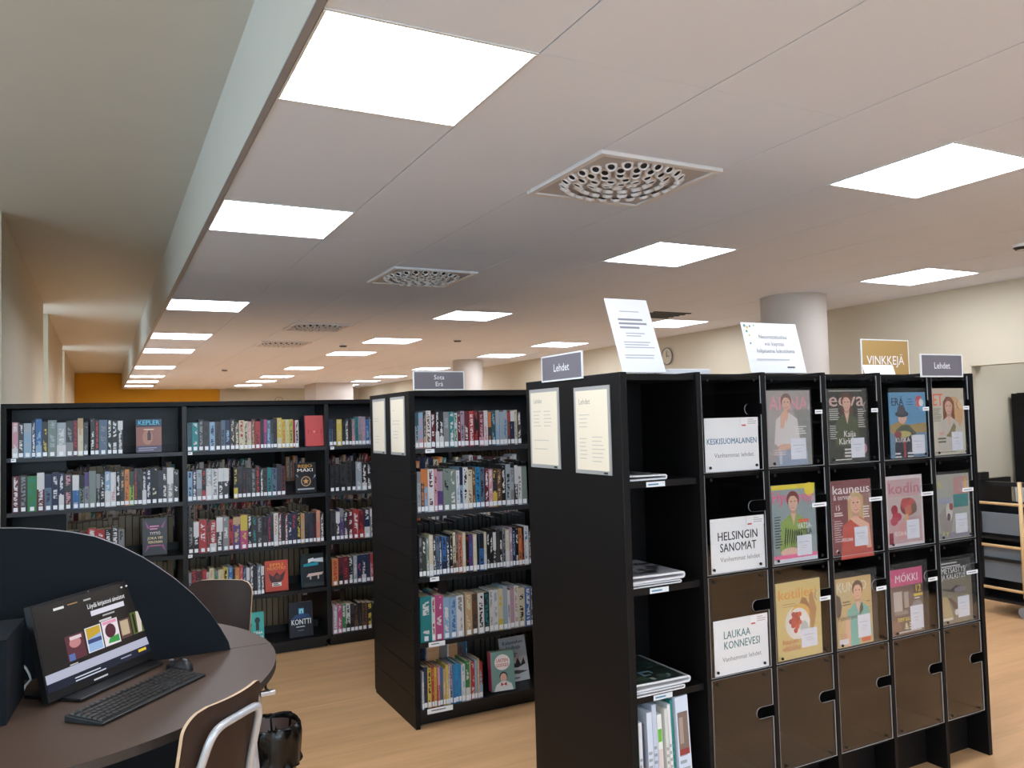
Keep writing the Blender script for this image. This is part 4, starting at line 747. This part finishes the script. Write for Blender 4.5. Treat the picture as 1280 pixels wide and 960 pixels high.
# all-in-one computer
mo = thing('desktop_monitor', 'black monitor showing a library web page, on round table', 'monitor', (-.008, 3.002, TZ+.001), math.radians(49.2))
w, h = .49, .292; tl = .24
def tilt_add(mb_items, name, mat_, par, y0=0, z0=.012):
    o = mb_items.build(name, mat_, par, (0, y0, z0)); o.rotation_euler = (-tl, 0, 0); return o
body = tilt_add(MB().box(-w/2, .0, 0, w/2, .022, h), 'case', m_plast, mo, -.035); 
SW, SH = w-.012, h-.034
scr = MB(); E = [('r', 0, 0, 1, 1, (34, 31, 30)), ('r', 0, 0, 1, .10, (30, 34, 52)), ('r', .0, .10, 1, .205, (178, 180, 200)),
 ('l', .16, .27, .93, 1, .1, .03, (225, 225, 225)), ('l', .28, .4, .93, 1, .1, .012, (180, 140, 90)), ('l', .42, .5, .93, 1, .1, .02, (180, 180, 180)), ('r', .78, .935, .8, .955, (220, 220, 220)), ('r', .83, .935, .85, .955, (220, 220, 220)),
 ('t', 'Löydä kirjastosi aineistot', .62, .80, .085, (225, 225, 228), {'fit': .36}), ('r', .46, .70, .78, .765, (214, 214, 226)), ('l', .56, .7, .675, 1, .1, .02, (170, 170, 170)), ('l', .52, .68, .62, 1, .1, .025, (200, 200, 200)),
 ('r', .20, .26, .36, .56, (92, 50, 60)), ('e', .28, .46, .05, .06, (190, 130, 130)), ('r', .21, .26, .26, .34, (90, 110, 170)), ('r', .24, .5, .34, .54, (220, 200, 205)),
 ('r', .375, .27, .52, .58, (220, 220, 228)), ('r', .385, .28, .51, .57, (150, 180, 220)), ('p', [(.385, .43), (.385, .57), (.51, .57), (.51, .48)], (196, 160, 50)), ('r', .385, .38, .51, .43, (60, 70, 120)),
 ('r', .53, .27, .68, .59, (230, 220, 226)), ('e', .6, .45, .05, .09, (80, 40, 50)), ('p', [(.56, .30), (.67, .29), (.67, .38), (.58, .36)], (60, 150, 70)), ('r', .54, .54, .67, .58, (220, 150, 180)),
 ('r', .69, .29, .80, .54, (90, 66, 62)), ('r', .70, .33, .78, .52, (190, 170, 140)),
 ('r', .81, .29, .96, .58, (86, 100, 50)), ('p', [(.86, .3), (.9, .3), (.92, .55), (.87, .58)], (214, 200, 190)), ('r', .83, .31, .85, .56, (40, 34, 30)), ('r', .93, .3, .95, .5, (150, 180, 70)),
 ('l', .2, .3, .225, 1, .1, .012, (200, 200, 200)), ('l', .22, .55, .06, 2, .035, .014, (200, 205, 220)), ('r', .82, .045, .90, .08, (226, 196, 60)), ('l', .64, .78, .065, 1, .03, .015, (150, 155, 180))]
art(E, SW, SH, eps=.00008, mb=scr)
so = scr.build('screen', attr_mat('glowing screen', .25, 1.0), body, (-SW/2, -.0006, .026))
MB().box(w/2-.004, -.001, .004, w/2, .022, h).build('silver_edge', m_steel, body); MB().box(-.012, -.0012, h-.006, -.008, 0, h-.003).build('webcam', m_steel, body)
MB().box(-.06, -.0015, .008, .0, -.0002, .013).build('logo_mark', m_trimw, body)
MB().box(-.19, -.10, 0, .19, .11, .010).build('base_plate', m_plast, mo, bevel=.003)
MB().box(-.05, .01, .010, .05, .05, .10).build('stand_neck', m_plast, mo, bevel=.004)
# keyboard
kb = thing('keyboard', 'black keyboard in front of the monitor', 'keyboard', (.105, 2.745, TZ+.001), math.radians(46.5))
KW, KD = .44, .135
mb = MB(); mb.add([(-KW/2, -KD/2, 0), (KW/2, -KD/2, 0), (KW/2, KD/2, 0), (-KW/2, KD/2, 0), (-KW/2, -KD/2, .008), (KW/2, -KD/2, .008), (KW/2, KD/2, .020), (-KW/2, KD/2, .020)], [(0, 3, 2, 1), (4, 5, 6, 7), (0, 1, 5, 4), (1, 2, 6, 5), (2, 3, 7, 6), (3, 0, 4, 7)])
mb.build('keyboard_body', m_plast, kb, bevel=.002)
kcap = {}
def keycap(wd):
    if wd not in kcap:
        a, b, t = wd/2-.0012, .0078, .0016; kcap[wd] = MB().add([(-a, -b, 0), (a, -b, 0), (a, b, 0), (-a, b, 0), (-a+t, -b+t, .005), (a-t, -b+t, .005), (a-t, b-t, .005), (-a+t, b-t, .005)], [(4, 5, 6, 7), (0, 1, 5, 4), (1, 2, 6, 5), (2, 3, 7, 6), (3, 0, 4, 7)]).mesh('key', m_key)
    return kcap[wd]
def keyrow(y, ws, x):
    for q in ws:
        if q > 0: link('key', keycap(round(q*.0185, 4)), kb, (x+q*.0185/2, y, .0082+(y+KD/2)*.012/KD), rot=(math.atan(.012/KD), 0, 0))
        x += abs(q)*.0185
X0 = -KW/2+.008; ys = [.050, .027, .0085, -.010, -.0285, -.047]
keyrow(ys[0], [1, -.6]+[1]*4+[-.4]+[1]*4+[-.4]+[1]*4+[-.3, 1, 1, 1, -.3, 1, 1, 1, 1], X0)
keyrow(ys[1], [1]*13+[2, -.3, 1, 1, 1, -.3, 1, 1, 1, 1], X0); keyrow(ys[2], [1.5]+[1]*12+[1.5, -.3, 1, 1, 1, -.3, 1, 1, 1, 1], X0)
keyrow(ys[3], [1.8]+[1]*11+[2.2, -3.6, 1, 1, 1], X0); keyrow(ys[4], [1.3]+[1]*11+[2.7, -1.3, 1, -1.3, 1, 1, 1, 1], X0); keyrow(ys[5], [1.3, 1.2, 1.2, 6.2, 1.2, 1.2, 1.2, 1.5, -.3, 1, 1, 1, -.3, 2, 1], X0)
# mouse
mo2 = thing('computer_mouse', 'black computer mouse behind the right end of keyboard', 'mouse', (.235, 2.985, TZ+.001), math.radians(40))
mb = MB(); nu, nv = 16, 8; vs = []
for j in range(nv+1):
    b = j/nv*PI/2
    for i in range(nu): a = 2*PI*i/nu; vs.append((.031*math.cos(a)*math.cos(b)**.6, .055*math.sin(a)*math.cos(b)**.6, .036*math.sin(b)*(1-.15*math.sin(a))))
mb.add(vs, [(j*nu+i, j*nu+(i+1) % nu, (j+1)*nu+(i+1) % nu, (j+1)*nu+i) for j in range(nv) for i in range(nu)]); mb.build('shell', m_plast, mo2, smooth=True)
MB().tube([(0, .028, .031), (0, .042, .027)], .0045, 10).build('scroll_wheel', m_steel, mo2)
# cables
tag(MB().tube([(-.225, 3.06, .80), (-.215, 3.02, .80), (-.205, 3.0, .785), (-.20, 2.99, .77), (-.215, 2.985, .755), (-.222, 2.98, .738)], .0035, 8).build('cable', mat('white cable', (225, 225, 225), .5), smooth=True), 'short white cable hanging behind the left side of monitor', 'cable')

# ------------------------------------------------------------------ chairs
def fillet(P, r, n=5):
    P = [Vector(p) for p in P]; out = [P[0]]
    for a, b, c in zip(P, P[1:], P[2:]):
        d1 = min(r, (b-a).length*.45); d2 = min(r, (c-b).length*.45); p = b+(a-b).normalized()*d1; q = b+(c-b).normalized()*d2
        out += [p*(1-t)**2+b*2*t*(1-t)+q*t*t for t in [i/n for i in range(n+1)]]
    return out+[P[-1]]
def chair(label, cx, cy, rz, zt=.82):
    """local: the back is at y=0, sitter faces +y"""
    t = thing('chair', label, 'chair', (cx, cy, 0), rz, 'plywood chairs at the round table')
    def plate(wf, hf, shape, nx=16, nz=40, th=.010):
        F = []; 
        for side in (0, 1):
            for j in range(nz+1):
                for i in range(nx+1): F.append(shape(i/nx*2-1, j/nz, side*th))
        mb = MB(); k = (nx+1)*(nz+1); q = lambda i, j: j*(nx+1)+i
        f0 = [(q(i, j), q(i+1, j), q(i+1, j+1), q(i, j+1)) for j in range(nz) for i in range(nx)]
        mb.add(F, f0+[tuple(k+a for a in reversed(f)) for f in f0])
        ed = [(q(i+1, 0), q(i, 0)) for i in range(nx)]+[(q(i, nz), q(i+1, nz)) for i in range(nx)]+[(q(0, j), q(0, j+1)) for j in range(nz)]+[(q(nx, j+1), q(nx, j)) for j in range(nz)]
        mb.add(F, [(a, b, k+b, k+a) for a, b in ed], 1); return mb
    def corner(v, hw, H, r):        # half width of a rounded rectangle at height v*H
        z = v*H; d = min(z, H-z); return hw if d >= r else hw-r+math.sqrt(max(0, r*r-(r-d)**2))
    bh = .30; zb = zt-bh
    def back(u, v, o):
        w = corner(v, .165, bh, .06); x = u*w; return (x, -.055*v + 1.3*x*x + o, zb+v*bh)
    plate(0, 0, back).build('backrest', [m_ply, m_plye], t, smooth=False)
    def seat(u, v, o):
        w = corner(v, .19, .38, .05); x = u*w; return (x, .03+v*.38, .445+.25*x*x-.015*math.sin(v*PI)-o)
    plate(0, 0, seat).build('seat', [m_ply, m_plye], t)
    # tube frame: loop behind the back down to the rear legs
    pts = []
    for (x, y, z) in [(-.175, -.10, .011), (-.165, -.02, .40), (-.135, .012, .55), (-.110, -.047, zt-.085), (-.085, -.056, zt-.058)]: pts.append((x, y, z))
    loop = pts+[(-x, y, z) for x, y, z in reversed(pts)]
    MB().tube(fillet(loop, .035), .011, 12).build('back_frame', m_tube, t, smooth=True)
    for s in (-1, 1):
        MB().tube([(s*.165, -.02, .40), (s*.165, .10, .425), (s*.165, .36, .425), (s*.175, .40, .40), (s*.18, .43, .011)], .011, 12).build('leg', m_tube, t, smooth=True)
        for (y) in (-.10, .43): MB().tube([(s*.178, y, .0), (s*.178, y, .02)], .014, 10).build('foot_cap', m_plast, t)
    MB().tube([(-.165, .10, .425), (.165, .10, .425)], .010, 10).build('cross_bar', m_tube, t)
    return t
chair('dark plywood chair with silver tube frame in the foreground', .292, 2.372, math.radians(46))
chair('dark plywood chair behind the table in front of long bookcase', .495, 4.06, math.radians(46+100))

# ------------------------------------------------------------------ waste bin
bn = thing('waste_bin', 'waste bin with black plastic liner beside the round table', 'bin', (.607, 3.40, 0))
MB().lathe([(.001, .0), (.095, .0), (.115, .33), (.111, .33), (.09, .01)], n=32).build('bin_body', m_bin, bn, smooth=True)
mb = MB(); n = 64; rr = random.Random(4); prof = [(.095, .12), (.105, .25), (.114, .338), (.118, .352), (.124, .345), (.128, .31), (.126, .26), (.122, .215), (.128, .20)]
vs = []
for j, (r, z) in enumerate(prof):
    for k in range(n):
        a = 2*PI*k/n; wv = .004*math.sin(7*a+j)+.004*math.sin(13*a+2.1*j)+rr.uniform(-.003, .003); e = .018*math.sin(2*a+.6)+.01*math.sin(5*a) if j >= 6 else .004*math.sin(3*a)
        if j < 3: wv *= .6; 
        vs.append(((r+wv)*math.cos(a), (r+wv)*math.sin(a), z+e+rr.uniform(-.002, .002)))
mb.add(vs, [(j*n+k, j*n+(k+1) % n, (j+1)*n+(k+1) % n, (j+1)*n+k) for j in range(len(prof)-1) for k in range(n)])
mb.add([(.094*math.cos(2*PI*k/n), .094*math.sin(2*PI*k/n), .13+rr.uniform(-.01, .01)) for k in range(n)]+[(0, 0, .11)], [(k, (k+1) % n, n) for k in range(n)])
mb.build('bin_liner', m_bag, bn, smooth=True)
bn.scale = (.95, .95, 1)

# ------------------------------------------------------------------ magazine rack and annex on the right
rk = thing('magazine_rack', 'low black and grey rack with birch rails at right edge', 'rack', (0, 0, 0))
RX = 5.95; ya, yb = 3.02, 3.86
for y in (ya, yb-.03): MB().box(RX, y, .10, RX+.42, y+.03, 1.0).build('end_frame', m_blackm, rk)
MB().box(RX+.05, yb-.02, .96, RX+.16, yb+.02, 1.05).build('end_cap', m_blackm, rk)
MB().box(RX+.06, ya, .955, RX+.10, yb, .985).build('top_rail', m_blackm, rk)
for z in (.83, .515, .20): MB().tube([(RX-.012, ya+.03, z), (RX-.012, yb, z)], .011, 12).build('birch_rail', m_birch, rk, smooth=True)
for y in (3.50, ya): MB().tube([(RX-.03, y, .16), (RX-.03, y, 1.0)], .014, 12).build('birch_post', m_birch, rk, smooth=True)
for z0, z1 in ((.60, .755), (.26, .50)): MB().box(RX+.03, ya+.03, z0, RX+.045, yb-.03, z1).build('grey_board', m_grey, rk)
for z in (.10, .40, .56): MB().box(RX, ya+.03, z, RX+.42, yb-.03, z+.02).build('shelf', m_blackm, rk)
MB().box(RX+.2, ya+.03, .10, RX+.22, yb-.03, .83).build('back_board', m_blackm, rk)
for y in (3.10, 3.56): MB().tube([(RX+.04, y, .04), (RX+.065, y, .04)], .04, 18).build('wheel', mat('grey castor wheel', (150, 150, 152), .5), rk)
MB().box(RX+.25, 3.60, .76, RX+.27, 3.70, .97).build('divider_card', m_wallc, rk)
t = thing('ceiling_light', 'unseen ceiling panel added to light the next room on the right', 'ceiling light', (6.75, 2.9, 2.615), group='square ceiling light panels')  # unseen lamp added to brighten the annex side wall
link('frame', fr_me, t); link('diffuser', df_me, t)
nw = thing('added_reflection_shelving', 'unseen black shelving added to darken the clear door reflections', 'shelving', (0, 0, 0))  # unseen shelving added so the clear doors reflect something dark
for y in (-3.6, -2.4, -1.2, 0, 1.2, 2.3): MB().box(XR-.35, y, 0, XR-.004, y+.03, 2.1).build('upright', m_black, nw)
MB().box(XR-.02, -3.57, 0, XR-.006, 2.3, 2.1).build('back_panel', m_black, nw)
for z in (.08, .42, .76, 1.1, 1.44, 1.78, 2.08):
    for y in (-3.57, -2.37, -1.17, .03, 1.23): MB().box(XR-.34, y, z, XR-.02, y+(1.07 if y > 1 else 1.17), z+.02).build('shelf', m_black, nw)
ab = thing('bookcase', 'dark bookcase with a row of books in the next room', 'bookcase', (0, 0, 0))
MB().box(6.955, 3.84, 0, 7.0, 4.14, 1.66).build('end_panel', m_black, ab); MB().box(7.0, 4.12, 0, 8.4, 4.14, 1.66).build('back_panel', m_black, ab)
for z in (.1, .45, .8, 1.15, 1.40, 1.645): MB().box(7.0, 3.84, z, 8.4, 4.12, z+.02).build('shelf', m_black, ab)
B = Books(); x = 7.02
while x < 8.3:
    w = R.uniform(.02, .04); B.book(w-.001, .17*R.uniform(.9, 1.1), .13, CC[R.choice('kdmgk')], CC['w'], False, Matrix.Translation((x+w/2, 3.86, 1.421))); x += w
tag(link('annex_books', B.mesh('annex_books')), 'dim row of books on the bookcase in the next room', 'books', kind='stuff')
